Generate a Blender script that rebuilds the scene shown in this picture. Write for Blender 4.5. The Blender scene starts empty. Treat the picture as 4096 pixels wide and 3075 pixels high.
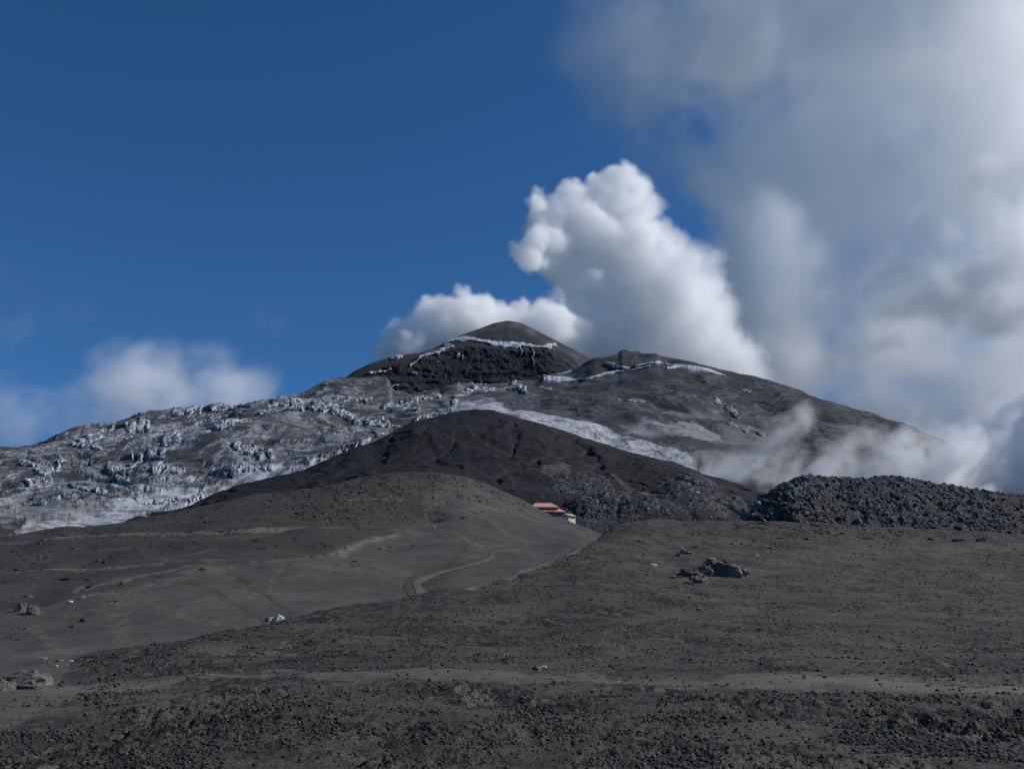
import bpy, bmesh, math, os, time
import numpy as np
from mathutils import Vector, Matrix
from mathutils.bvhtree import BVHTree

T0 = time.time()
SC = bpy.context.scene
COL = SC.collection
rng = np.random.default_rng(11)

# ------------------------------------------------------------------ camera
TH = math.radians(16.6)          # upward pitch
F = 4392.0                       # focal length in photo pixels (frame 4096 wide)
CAMZ = 1.7


def P(px, py, D):
    """world point seen at photo pixel (px,py) at world depth D (metres along +Y)"""
    a = (px - 2048.0) / F
    b = (1537.5 - py) / F
    t = D / (math.cos(TH) - b * math.sin(TH))
    return a * t, D + 0 * t, CAMZ + (math.sin(TH) + b * math.cos(TH)) * t


def to_px(x, y, z):
    zc = z - CAMZ
    f = y * math.cos(TH) + zc * math.sin(TH)
    u = -y * math.sin(TH) + zc * math.cos(TH)
    return 2048 + F * x / f, 1537.5 - F * u / f


cam = bpy.data.cameras.new('camera')
co = bpy.data.objects.new('camera', cam)
COL.objects.link(co)
cam.sensor_width = 36
cam.lens = 36 * F / 4096
cam.clip_start = .1
cam.clip_end = 80000
co.location = (0, 0, CAMZ)
co.rotation_euler = (math.pi / 2 + TH, 0, 0)
SC.camera = co

# ------------------------------------------------------------------ light
EL, AZ = math.radians(36), math.radians(86)
w = bpy.data.worlds.new('World')
SC.world = w
w.use_nodes = True
nt = w.node_tree
sky = nt.nodes.new('ShaderNodeTexSky')
sky.sky_type = 'NISHITA'
sky.sun_disc = False
sky.sun_elevation = EL
sky.sun_rotation = AZ
sky.altitude = 4600
sky.air_density = 1.0
sky.dust_density = .2
sky.ozone_density = 3.0
hs = nt.nodes.new('ShaderNodeHueSaturation')
hs.inputs['Saturation'].default_value = 1.22
nt.links.new(sky.outputs[0], hs.inputs['Color'])
nt.links.new(hs.outputs[0], nt.nodes['Background'].inputs[0])
nt.nodes['Background'].inputs[1].default_value = .112
sl = bpy.data.lights.new('sun', 'SUN')
sl.energy = 5.0
sl.angle = math.radians(.5)
sl.color = (1, .97, .93)
so = bpy.data.objects.new('sun', sl)
COL.objects.link(so)
SUN = Vector((math.sin(AZ) * math.cos(EL), math.cos(AZ) * math.cos(EL), math.sin(EL)))
so.rotation_euler = SUN.to_track_quat('Z', 'Y').to_euler()
SC.view_settings.view_transform = 'Standard'
SC.view_settings.look = 'None'
SC.view_settings.exposure = 0

# ------------------------------------------------------------------ noise (numpy)
_r = np.random.default_rng(3)
perm = _r.permutation(256)
perm = np.concatenate([perm, perm, perm]).astype(np.int32)
GR = _r.normal(size=(256, 3))
GR = (GR / np.linalg.norm(GR, axis=1)[:, None]).astype(np.float32)


def noise(x, y, z):
    x = np.asarray(x, np.float64); y = np.asarray(y, np.float64); z = np.asarray(z, np.float64) + 0 * x
    xi = np.floor(x).astype(np.int32); yi = np.floor(y).astype(np.int32); zi = np.floor(z).astype(np.int32)
    xf = (x - xi).astype(np.float32); yf = (y - yi).astype(np.float32); zf = (z - zi).astype(np.float32)
    u = xf * xf * xf * (xf * (xf * 6 - 15) + 10)
    v = yf * yf * yf * (yf * (yf * 6 - 15) + 10)
    ww = zf * zf * zf * (zf * (zf * 6 - 15) + 10)
    xi &= 255; yi &= 255; zi &= 255

    def g(i, j, k):
        q = GR[perm[perm[perm[xi + i] + yi + j] + zi + k]]
        return q[..., 0] * (xf - i) + q[..., 1] * (yf - j) + q[..., 2] * (zf - k)

    def l(a, b, t):
        return a + (b - a) * t
    return l(l(l(g(0, 0, 0), g(1, 0, 0), u), l(g(0, 1, 0), g(1, 1, 0), u), v),
             l(l(g(0, 0, 1), g(1, 0, 1), u), l(g(0, 1, 1), g(1, 1, 1), u), v), ww) * 1.6


def fbm(x, y, z=0., o=5, g=.5, l=2.03):
    r = 0; a = 1.
    x = np.asarray(x); y = np.asarray(y); z = np.asarray(z)
    for i in range(o):
        r = r + a * noise(x + i * 17.3, y + i * 9.1, z + i * 5.7)
        x = x * l; y = y * l; z = z * l; a *= g
    return r


def ridged(x, y, z=0., o=4, g=.5, l=2.07):
    r = 0; a = 1.
    x = np.asarray(x); y = np.asarray(y); z = np.asarray(z)
    for i in range(o):
        r = r + a * (1 - 2 * np.abs(noise(x + i * 11.3, y + i * 5.1, z + i * 3.7)))
        x = x * l; y = y * l; z = z * l; a *= g
    return r


def hash2(i, j, k=0):
    h = (np.asarray(i, np.int64) * 374761393 + np.asarray(j, np.int64) * 668265263 + k * 69069) & 0xffffffff
    h = ((h ^ (h >> 13)) * 1274126177) & 0xffffffff
    return ((h ^ (h >> 16)) & 0xffff) / 65535.0


def cells(x, y, seed=0):
    """2D worley: (F1, F2, random id of nearest cell)"""
    x = np.asarray(x); y = np.asarray(y)
    xi = np.floor(x).astype(np.int64); yi = np.floor(y).astype(np.int64)
    f1 = np.full(x.shape, 9.); f2 = np.full(x.shape, 9.); idn = np.zeros(x.shape)
    for a in (-1, 0, 1):
        for b in (-1, 0, 1):
            cx = xi + a; cy = yi + b
            d = np.hypot(cx + hash2(cx, cy, seed) - x, cy + hash2(cx, cy, seed + 7) - y)
            r = hash2(cx, cy, seed + 13)
            near = d < f1
            f2 = np.where(near, f1, np.minimum(f2, d))
            idn = np.where(near, r, idn)
            f1 = np.where(near, d, f1)
    return f1, f2, idn


def ss(a, b, x):
    t = np.clip((x - a) / (b - a), 0, 1)
    return t * t * (3 - 2 * t)


def stroke(X, Y, pts, wid, soft=.5, ys=1.0):
    """mask 1 on a polyline [(px,py[,w])] of half-width wid (px)"""
    best = np.full(X.shape, 0.)
    x0, x1 = min(p[0] for p in pts) - 260, max(p[0] for p in pts) + 260
    m = (X > x0) & (X < x1)
    xs = X[m]; ysv = Y[m]
    d = np.zeros(xs.shape)
    for a, b in zip(pts[:-1], pts[1:]):
        ax, ay, bx, by = a[0], a[1] * ys, b[0], b[1] * ys
        wa = a[2] if len(a) > 2 else wid
        wb = b[2] if len(b) > 2 else wid
        L2 = (bx - ax) ** 2 + (by - ay) ** 2 + 1e-9
        t = np.clip(((xs - ax) * (bx - ax) + (ysv * ys - ay) * (by - ay)) / L2, 0, 1)
        dd = np.hypot(xs - (ax + t * (bx - ax)), ysv * ys - (ay + t * (by - ay))) / (wa + (wb - wa) * t)
        d = np.maximum(d, 1 - ss(1 - soft, 1 + soft, dd))
    best[m] = d
    return best


def poly(X, Y, pts):
    """soft-less point in polygon"""
    ins = np.zeros(X.shape, bool)
    n = len(pts)
    for i in range(n):
        x1, y1 = pts[i]; x2, y2 = pts[(i + 1) % n]
        c = ((y1 > Y) != (y2 > Y)) & (X < (x2 - x1) * (Y - y1) / ((y2 - y1) + 1e-9) + x1)
        ins ^= c
    return ins.astype(float)


# ------------------------------------------------------------------ lofted terrain
def pchip(K, s):
    """K: (nk, nu) control values at integer s; s: (nv,) -> (nv, nu), monotone cubic"""
    d = np.diff(K, axis=0)
    m = np.zeros_like(K)
    a, b = d[:-1], d[1:]
    with np.errstate(divide='ignore', invalid='ignore'):
        h = np.where(a * b > 0, 2 * a * b / (a + b), 0)
    m[1:-1] = np.nan_to_num(h)
    m[0] = d[0]; m[-1] = d[-1]
    i = np.clip(np.floor(s).astype(int), 0, len(K) - 2)
    t = (s - i)[:, None]
    return ((2 * t ** 3 - 3 * t ** 2 + 1) * K[i] + (t ** 3 - 2 * t ** 2 + t) * m[i] + (-2 * t ** 3 + 3 * t ** 2) * K[i + 1]
            + (t ** 3 - t ** 2) * m[i + 1])


def smooth(v, n):
    if n < 2:
        return v
    k = np.hanning(n + 2)[1:-1]; k /= k.sum()
    return np.convolve(np.pad(v, n, mode='edge'), k, 'same')[n:-n]


def loft(px0, px1, step, rows, segs):
    """rows: list of (pts[(px,py,D)], smoothing px); segs: verts per row gap -> PX, X, Y, Z, S"""
    u = np.arange(px0, px1 + step, step, dtype=float)
    PYk, Dk = [], []
    for pts, sm in rows:
        a = np.array(pts, float)
        PYk.append(smooth(np.interp(u, a[:, 0], a[:, 1]), int(sm / step)))
        Dk.append(smooth(np.interp(u, a[:, 0], np.log(a[:, 2])), int(max(sm, 60) / step)))
    s = np.concatenate([np.linspace(i, i + 1, n, endpoint=False) for i, n in enumerate(segs)] + [[len(segs)]])
    PY = pchip(np.array(PYk), s); D = np.exp(pchip(np.array(Dk), s))
    PX = np.repeat(u[None], len(s), 0)
    X, Y, Z = P(PX, PY, D)
    return PX, PY, X, Y, Z, np.repeat(s[:, None], len(u), 1)


def grid_mesh(name, X, Y, Z, col, mat, label=None, kind='structure', extra=None):
    nv, nu = X.shape
    co_ = np.stack([X, Y, Z], -1).reshape(-1, 3).astype(np.float32)
    idx = np.arange(nv * nu, dtype=np.int32).reshape(nv, nu)
    f = np.stack([idx[:-1, :-1], idx[:-1, 1:], idx[1:, 1:], idx[1:, :-1]], -1).reshape(-1, 4)
    me = bpy.data.meshes.new(name)
    me.vertices.add(len(co_)); me.vertices.foreach_set('co', co_.ravel())
    me.loops.add(f.size); me.loops.foreach_set('vertex_index', f.ravel())
    me.polygons.add(len(f))
    me.polygons.foreach_set('loop_start', np.arange(0, f.size, 4, dtype=np.int32))
    me.polygons.foreach_set('use_smooth', np.ones(len(f), bool))
    me.update(calc_edges=True)
    c = np.ones((nv * nu, 4), np.float32); c[:, :3] = col.reshape(-1, 3)
    at = me.color_attributes.new('surface', 'FLOAT_COLOR', 'POINT'); at.data.foreach_set('color', c.ravel())
    for k, v in (extra or {}).items():
        q = me.attributes.new(k, 'FLOAT', 'POINT'); q.data.foreach_set('value', v.reshape(-1).astype(np.float32))
    me.materials.append(mat)
    o = bpy.data.objects.new(name, me); COL.objects.link(o)
    if kind: o['kind'] = kind
    if label: o['label'] = label
    return o, co_, f


def mix(c, col, m):
    m = np.clip(m, 0, 1)[..., None]
    return c * (1 - m) + np.array(col) * m


# ------------------------------------------------------------------ materials
def N(t, typ, **kw):
    n = t.nodes.new(typ)
    for k, v in kw.items():
        setattr(n, k, v)
    return n


def ground_mat(name, scales, bump, var=.35, rough=.95, tint=None, vscale=None):
    """vertex colour ('surface') x multi-scale procedural variation, with bump"""
    m = bpy.data.materials.new(name); m.use_nodes = True
    t = m.node_tree; L = t.links
    bs = t.nodes['Principled BSDF']
    bs.inputs['Roughness'].default_value = rough
    bs.inputs['Specular IOR Level'].default_value = .15
    at = N(t, 'ShaderNodeAttribute', attribute_name='surface')
    ge = N(t, 'ShaderNodeNewGeometry')
    fac = None; hgt = None
    for i, (sc_, wt) in enumerate(scales):
        nz = N(t, 'ShaderNodeTexNoise'); nz.inputs['Scale'].default_value = sc_; nz.inputs['Detail'].default_value = 6
        nz.inputs['Roughness'].default_value = .62
        L.new(ge.outputs['Position'], nz.inputs['Vector'])
        mu = N(t, 'ShaderNodeMath', operation='MULTIPLY_ADD'); mu.inputs[1].default_value = wt
        L.new(nz.outputs['Fac'], mu.inputs[0])
        if fac is not None: L.new(fac, mu.inputs[2])
        else: mu.inputs[2].default_value = 0
        fac = mu.outputs[0]
    tot = sum(wt for _, wt in scales)
    mr = N(t, 'ShaderNodeMapRange')
    mr.inputs['From Min'].default_value = tot * .3; mr.inputs['From Max'].default_value = tot * .7
    mr.inputs['To Min'].default_value = 1 - var; mr.inputs['To Max'].default_value = 1 + var
    L.new(fac, mr.inputs['Value'])
    vm = N(t, 'ShaderNodeVectorMath', operation='SCALE')
    L.new(at.outputs['Color'], vm.inputs[0]); L.new(mr.outputs[0], vm.inputs['Scale'])
    L.new(vm.outputs[0], bs.inputs['Base Color'])
    if bump:
        b = N(t, 'ShaderNodeBump'); b.inputs['Strength'].default_value = 1; b.inputs['Distance'].default_value = bump
        L.new(fac, b.inputs['Height']); L.new(b.outputs[0], bs.inputs['Normal'])
    return m


def rock_mat(name, col, col2, scale, bump=.03, var=.5):
    m = bpy.data.materials.new(name); m.use_nodes = True
    t = m.node_tree; L = t.links
    bs = t.nodes['Principled BSDF']; bs.inputs['Roughness'].default_value = .9; bs.inputs['Specular IOR Level'].default_value = .2
    tc = N(t, 'ShaderNodeTexCoord'); oi = N(t, 'ShaderNodeObjectInfo')
    nz = N(t, 'ShaderNodeTexNoise'); nz.inputs['Scale'].default_value = scale; nz.inputs['Detail'].default_value = 8
    nz.inputs['Roughness'].default_value = .7
    L.new(tc.outputs['Object'], nz.inputs['Vector'])
    cr = N(t, 'ShaderNodeValToRGB'); cr.color_ramp.elements[0].position = .35; cr.color_ramp.elements[1].position = .68
    cr.color_ramp.elements[0].color = (*col, 1); cr.color_ramp.elements[1].color = (*col2, 1)
    L.new(nz.outputs['Fac'], cr.inputs[0])
    mr = N(t, 'ShaderNodeMapRange'); mr.inputs['To Min'].default_value = 1 - var; mr.inputs['To Max'].default_value = 1 + var
    L.new(oi.outputs['Random'], mr.inputs['Value'])
    vm = N(t, 'ShaderNodeVectorMath', operation='SCALE'); L.new(cr.outputs[0], vm.inputs[0]); L.new(mr.outputs[0], vm.inputs['Scale'])
    L.new(vm.outputs[0], bs.inputs['Base Color'])
    b = N(t, 'ShaderNodeBump'); b.inputs['Strength'].default_value = .9; b.inputs['Distance'].default_value = bump
    L.new(nz.outputs['Fac'], b.inputs['Height']); L.new(b.outputs[0], bs.inputs['Normal'])
    return m


def plain_mat(name, col, rough=.8, var=.12, scale=1.5):
    m = bpy.data.materials.new(name); m.use_nodes = True
    t = m.node_tree; L = t.links
    bs = t.nodes['Principled BSDF']; bs.inputs['Roughness'].default_value = rough
    tc = N(t, 'ShaderNodeTexCoord')
    nz = N(t, 'ShaderNodeTexNoise'); nz.inputs['Scale'].default_value = scale; nz.inputs['Detail'].default_value = 5
    L.new(tc.outputs['Object'], nz.inputs['Vector'])
    mr = N(t, 'ShaderNodeMapRange'); mr.inputs['From Min'].default_value = .3; mr.inputs['From Max'].default_value = .7
    mr.inputs['To Min'].default_value = 1 - var; mr.inputs['To Max'].default_value = 1 + var
    L.new(nz.outputs['Fac'], mr.inputs['Value'])
    rgb = N(t, 'ShaderNodeRGB'); rgb.outputs[0].default_value = (*col, 1)
    vm = N(t, 'ShaderNodeVectorMath', operation='SCALE'); L.new(rgb.outputs[0], vm.inputs[0]); L.new(mr.outputs[0], vm.inputs['Scale'])
    L.new(vm.outputs[0], bs.inputs['Base Color'])
    return m


M_fore = ground_mat('cinder_gravel', [(.35, .8), (2.2, 1.1), (9., 1.3)], .05, .55)
def clump(m, specs, dark, light):
    """cinder clumps with painted-in shadow specks, and pale grains over a ground material, weighted by the roughness_mask attribute"""
    t = m.node_tree; L = t.links; bs = t.nodes['Principled BSDF']
    src = bs.inputs['Base Color'].links[0].from_socket
    at = N(t, 'ShaderNodeAttribute', attribute_name='roughness_mask')
    ge = N(t, 'ShaderNodeNewGeometry')
    big = N(t, 'ShaderNodeTexNoise'); big.inputs['Scale'].default_value = .16; big.inputs['Detail'].default_value = 3
    L.new(ge.outputs['Position'], big.inputs['Vector'])
    def layer(src, scale, lo, hi, k, colr, off):
        mp_ = N(t, 'ShaderNodeMapping'); mp_.inputs['Location'].default_value = (off, off, 0); mp_.inputs['Scale'].default_value = (1, .24, 1)
        L.new(ge.outputs['Position'], mp_.inputs[0])
        nz = N(t, 'ShaderNodeTexNoise'); nz.inputs['Scale'].default_value = scale; nz.inputs['Detail'].default_value = 9; nz.inputs['Roughness'].default_value = .68
        nz.inputs['Distortion'].default_value = .6
        L.new(mp_.outputs[0], nz.inputs['Vector'])
        ad = N(t, 'ShaderNodeMath', operation='MULTIPLY_ADD'); ad.inputs[1].default_value = .5; L.new(big.outputs['Fac'], ad.inputs[0]); L.new(nz.outputs['Fac'], ad.inputs[2])
        mr = N(t, 'ShaderNodeMapRange', interpolation_type='SMOOTHSTEP'); mr.inputs['From Min'].default_value = lo + .25; mr.inputs['From Max'].default_value = hi + .25
        mr.inputs['To Max'].default_value = k
        L.new(ad.outputs[0], mr.inputs['Value'])
        mm = N(t, 'ShaderNodeMath', operation='MULTIPLY'); L.new(mr.outputs[0], mm.inputs[0]); L.new(at.outputs['Fac'], mm.inputs[1])
        mx_ = N(t, 'ShaderNodeMix', data_type='RGBA'); mx_.inputs[7].default_value = (*colr, 1)
        L.new(mm.outputs[0], mx_.inputs[0]); L.new(src, mx_.inputs[6])
        return mx_.outputs[2]
    for i, (sc_, lo, hi, k, colr) in enumerate(specs):
        src = layer(src, sc_, lo, hi, k, colr, i * 13.7)
    L.new(src, bs.inputs['Base Color'])
clump(M_fore, [(.45, .47, .60, .55, (.036, .033, .031)), (1.2, .52, .57, .8, (.020, .0185, .018)), (3.6, .52, .57, .92, (.009, .0085, .009)), (1.6, .60, .65, .6, (.125, .116, .100))], None, None)  # dark layers paint the clods' shadow specks over the cinder colour
M_ash = ground_mat('ash_slope', [(.05, .5), (.4, .8), (2.5, 1.)], .12, .4)
M_lava = ground_mat('lava_rubble', [(.2, .6), (.9, 1.2), (3., .8)], .5, .6)
M_dark = ground_mat('cinder_cone', [(.012, .8), (.05, .8), (.3, .8)], .9, .38)
M_volc = ground_mat('volcano_ash_and_ice', [(.006, .4), (.05, .8), (.25, .6)], 1.6, .28)

# ------------------------------------------------------------------ A: foreground slope
A_crest = [(-1600, 2760, 62), (-500, 2720, 62), (0, 2673, 62), (163, 2642, 63), (293, 2629, 64), (488, 2597, 68), (651, 2567, 72),
           (814, 2534, 76), (1031, 2499, 84), (1200, 2467, 92), (1326, 2433, 100), (1488, 2406, 108), (1635, 2381, 116), (1760, 2365, 124),
           (1918, 2343, 134), (2060, 2293, 150), (2207, 2244, 168), (2291, 2200, 184), (2385, 2157, 204), (2435, 2126, 222), (2500, 2097, 240),
           (2551, 2079, 252), (2587, 2074, 258), (2640, 2083, 262), (2960, 2083, 280), (3278, 2092, 290), (3441, 2106, 295), (3711, 2116, 300),
           (4096, 2138, 300), (4600, 2175, 300), (5800, 2290, 300)]


def offs(pts, dy, dm, da=0):
    return [(x, y + dy, d * dm + da) for x, y, d in pts]


acx = np.array([p[0] for p in A_crest]); acy = np.array([p[1] for p in A_crest]); acd = np.array([p[2] for p in A_crest])
row_mid = []
for x in np.linspace(-1600, 5800, 60):
    cy, cd = np.interp(x, acx, acy), np.interp(x, acx, acd)
    # line 'about half way': eases towards the crest
    y0, d0 = 2780., 31.
    fr = .55
    row_mid.append((x, y0 + (cy - y0) * fr, math.exp(math.log(d0) + (math.log(cd) - math.log(d0)) * (fr + .06))))
rowsA = [([(-1600, 3900, 5.5), (5800, 3900, 5.5)], 10), ([(-1600, 3420, 10.5), (5800, 3420, 10.5)], 10),
         ([(-1600, 3075, 18.5), (5800, 3075, 18.5)], 10),
         ([(-1600, 2790, 31), (5800, 2780, 31)], 10), (row_mid, 200), (A_crest, 50), (offs(A_crest, 25, 1.05, 2), 60), (offs(A_crest, 260, 1.12, 6), 100)]
PX, PY, X, Y, Z, S = loft(-900, 5000, 3.2, rowsA, [20, 90, 150, 130, 150, 12, 6])
d_ = Y
mesoA = fbm(X / 9, Y / 9, 3.1, 3)
Z = Z + mesoA * .22 * ss(8, 25, d_) * (1 + d_ / 140)
smoothp = poly(PX, PY, [(-900, 2650), (0, 2655), (163, 2630), (292, 2620), (270, 2690), (240, 2740), (360, 2772), (250, 2800), (180, 2835), (80, 2885), (-900, 3050)])
smoothp = np.clip(smoothp, 0, 1)
edgeN = fbm(X / 1.5, Y / 1.5, 9., 4)
path = stroke(PX, PY + edgeN * 16, [(740, 2722, 4), (1111, 2700, 15), (1713, 2706, 20), (2048, 2700, 22), (2974, 2712, 18), (3437, 2735, 34), (4096, 2766, 46), (4900, 2800, 60)], 20, .7)
path = np.maximum(path, .8 * stroke(PX, PY + edgeN * 10, [(180, 2770, 20), (500, 2752, 14), (740, 2730, 8)], 14, .8))
upperR = stroke(PX, PY + edgeN * 8, [(2800, 2320, 18), (3200, 2240, 30), (3600, 2190, 22), (4096, 2190, 20), (4900, 2200, 24)], 20, .9) * .6
rim = stroke(PX, PY, [(1850, 2366, 3), (1918, 2349, 6), (2207, 2250, 7), (2291, 2206, 5), (2385, 2163, 4)], 5, .6)
calm = np.clip(np.maximum.reduce([smoothp, path * .85, upperR, rim]), 0, 1)
rough = 1 - calm
# clods of cinder: real relief, a few cm near the camera, coarser farther off
f1, f2, cid = cells(X / .16 + edgeN * .5, Y / .16, 1)
g1, g2, gid = cells(X / .45 + edgeN * .6, Y / .45, 5)
h1, h2, hid = cells(X / 1.3 + edgeN * .4, Y / 1.3, 9)
near = 1 - ss(22, 45, d_)
n_f = fbm(X / .38, Y / .55, 1.7, 5, .68)
n_c = fbm(X / 1.2, Y / 1.2, 4.2, 4, .6)
patch = ss(-.35, .45, fbm(X / 5, Y / 7, 8., 3))
Z = Z + rough * patch * (near * ((.5 - f1) * .06 * (cid > .35) + (.5 - g1) * .14 * (gid > .5)) + n_f * .095 * (1 - ss(18, 40, d_)) + n_c * .12 * ss(12, 30, d_) * (1 - ss(60, 120, d_)) + (.5 - h1) * .2 * (hid > .62) * ss(20, 60, d_) * (1 - ss(70, 130, d_)) + fbm(X / 4, Y / 7, 4., 3) * .16 * ss(50, 120, d_))
# shallow dark hollow lower left
hol = stroke(PX, PY, [(345, 2975, 18), (440, 2960, 26), (505, 2925, 14)], 20, .9)
Z = Z - hol * .22
colA = np.ones(X.shape + (3,)) * np.array([.056, .0510, .0450])
colA *= (1 + .28 * fbm(X / 14, Y / 14, 2., 3))[..., None]
colA = mix(colA, (.080, .074, .066), calm * .7)
colA = mix(colA, (.120, .111, .100), path * (.55 + .4 * ss(2400, 3900, PX)))
colA = mix(colA, (.115, .105, .096), rim * .9)
topR = ss(2240, 2120, PY) * ss(2450, 2700, PX)
colA = mix(colA, (.050, .044, .040), topR * .7)
mound = poly(PX, PY, [(2385, 2162), (2435, 2126), (2551, 2079), (2585, 2078), (2620, 2115), (2600, 2140), (2500, 2150)])
colA = mix(colA, (.035, .029, .026), mound * .7)  # shade on the mound's left face, put into the ground colour
oA, vA, fA = grid_mesh('foreground_ground', X, Y, Z, colA, M_fore, extra={'roughness_mask': rough * (.55 + .45 * patch)})
shA = X.shape

# ------------------------------------------------------------------ B: ash hill on the left with the gully face
B_crest = [(-1600, 2330, 300), (-500, 2200, 320), (0, 2150, 330), (114, 2129, 335), (249, 2106, 340), (378, 2101, 345), (497, 2081, 350), (696, 2052, 362), (895, 2007, 376),
           (1000, 1981, 384), (1271, 1943, 400), (1542, 1900, 418), (1651, 1892, 424), (1787, 1899, 424), (1922, 1924, 416), (2031, 1965, 404), (2085, 1989, 398),
           (2124, 2016, 392), (2200, 2059, 378), (2262, 2084, 368), (2327, 2108, 356), (2415, 2137, 340), (2520, 2200, 330), (2700, 2300, 320), (3400, 2420, 320)]
B_ridge = [(-1600, 2560, 130), (-300, 2440, 138), (179, 2420, 142), (461, 2360, 156), (597, 2333, 166), (814, 2290, 182), (922, 2280, 190), (1031, 2264, 198), (1200, 2230, 214),
           (1325, 2197, 232), (1380, 2194, 238), (1466, 2167, 254), (1597, 2135, 280), (1700, 2075, 320), (1776, 2015, 355), (1850, 1975, 380), (2000, 2010, 375), (2200, 2095, 350), (2415, 2165, 320),
           (2700, 2330, 300), (3400, 2450, 300)]
bx = np.array([p[0] for p in B_ridge]); by = np.array([p[1] for p in B_ridge]); bd = np.array([p[2] for p in B_ridge])
B_foot, B_face = [], []
for x in np.linspace(-1600, 3400, 50):
    cy, cd = np.interp(x, acx, acy), np.interp(x, acx, acd)
    ry, rd = np.interp(x, bx, by), np.interp(x, bx, bd)
    fy, fd = cy + 45, min(cd * 1.12 + 8, rd * .9)
    B_foot.append((x, fy, fd))
    B_face.append((x, fy + (ry - fy) * .5, math.exp(.5 * math.log(fd) + .5 * math.log(rd)) * 1.0))
B_terr = []
bcx = np.array([p[0] for p in B_crest]); bcy = np.array([p[1] for p in B_crest]); bcd = np.array([p[2] for p in B_crest])
for x in np.linspace(-1600, 3400, 50):
    cy, cd = np.interp(x, bcx, bcy), np.interp(x, bcx, bcd)
    ry, rd = np.interp(x, bx, by), np.interp(x, bx, bd)
    B_terr.append((x, cy + (ry - cy) * .45, math.exp(.42 * math.log(rd) + .58 * math.log(cd))))
rowsB = [(offs(B_foot, 200, .97), 80), (B_foot, 80), (B_face, 80), (B_ridge, 170), (B_terr, 120), (B_crest, 40), (offs(B_crest, 40, 1.08), 60), (offs(B_crest, 300, 1.25), 100)]
PX, PY, X, Y, Z, S = loft(-900, 3000, 3.2, rowsB, [6, 70, 80, 90, 90, 12, 6])
Z = Z + fbm(X / 38, Y / 38, 5.5, 4) * 1.1 * ss(.9, 2, S) + noise(X / 11, Y / 14, 2.) * .5 * ss(1, 2, S) + fbm(X / 7, Y / 7, 7.5, 4) * .16
up = ss(2.85, 3.15, S)
rill = noise(X / 16 + noise(X / 30, Y / 30, 1.) * 1.4, Y / 55, 2.)
Z = Z + rill * .35 * ss(1, 1.5, S) * (1 - up)
# lava crusts poking out of the upper terrace
crust = ss(.22, .5, fbm(X / 10, Y / 14, 21., 4, .55)) * ss(3.3, 4.2, S)
dens = np.exp(-((PX - 1400) / 420) ** 2) * ss(2120, 1960, PY) + np.exp(-((PX - 1250) / 160) ** 2 - ((PY - 2060) / 30) ** 2)
crust2 = ss(.05, .4, fbm(X / 4, Y / 6, 31., 4, .6)) * np.clip(dens, 0, 1)
q1, q2, qi = cells(X / 1.4 + fbm(X / 3, Y / 3, 0., 2) * .5, Y / 1.4, 3)
Z = Z + np.clip(crust * .5 + crust2, 0, 1) * up * ((.55 - q1) * 1.1 + .2) * (qi > .4)
edge = stroke(PX, PY, B_ridge and [(-300, 2440), (179, 2422), (461, 2362), (597, 2335), (814, 2291), (922, 2283), (1200, 2232), (1325, 2200), (1390, 2198), (1466, 2170), (1597, 2140)], 9, .9)
face = (1 - up) * 1.0
fl = stroke(PX, PY, [(1500, 2290, 120), (1760, 2150, 100), (1890, 2020, 95), (2000, 2080, 95), (2200, 2180, 95)], 100, .25)
face = np.maximum(face * ss(1500, 1400, PX), np.where(PX > 1400, np.maximum(fl, face * ss(1720, 1600, PX)), 0))
face = np.maximum(face, ss(1880, 1960, PX + (PY - 1950) * .3))
colB = np.ones(X.shape + (3,)) * np.array([.041, .0365, .0335])
colB = mix(colB, (.062, .0565, .052), face)
colB = mix(colB, (.088, .082, .075), stroke(PX, PY, [(1720, 2010, 30), (1800, 1950, 40), (1900, 1990, 40), (2000, 2060, 30)], 40, .9) * .5)
colB *= (1 + .22 * fbm(X / 22, Y / 26, 12., 4))[..., None]
colB = mix(colB, (.024, .022, .024), np.clip(crust * .5 + crust2, 0, 1) * up * (qi > .4) * .8)
wob = fbm(X / 4, Y / 4, 3., 3)
colB = mix(colB, (.105, .097, .086), edge * ss(-.5, .4, wob) * .7)
for pts, wd, st in [([(-200, 2180), (16, 2171), (400, 2150), (814, 2130), (1200, 2111)], 3.2, .8), ([(11, 2290), (217, 2274), (651, 2255)], 4.5, .8),
                    ([(293, 2358), (488, 2325), (814, 2277), (850, 2262)], 4, .8), ([(759, 2209), (868, 2184)], 3.5, .7),
                    ([(1000, 2118), (1217, 2110), (1380, 2113)], 3.5, .8), ([(1336, 1999), (1608, 1999)], 2.5, .6),
                    ([(1700, 2050), (1702, 2062), (1716, 2086), (1776, 2118), (1868, 2151), (1930, 2190)], 3.2, .8),
                    ([(1325, 2197, 5), (1380, 2201, 9), (1400, 2190, 9), (1466, 2169, 8), (1597, 2142, 4)], 6, .9),
                    ([(600, 2225), (680, 2235), (830, 2252), (900, 2250)], 5, .4), ([(1690, 2040, 4), (1776, 2012, 6)], 5, .5)]:
    colB = mix(colB, (.150, .132, .110), stroke(PX, PY + wob * 4, pts, wd, .7) * st * ss(-.6, .4, fbm(X / 1.5, Y / 1.5, 3., 4, .6) + .3 * wob))
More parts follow.
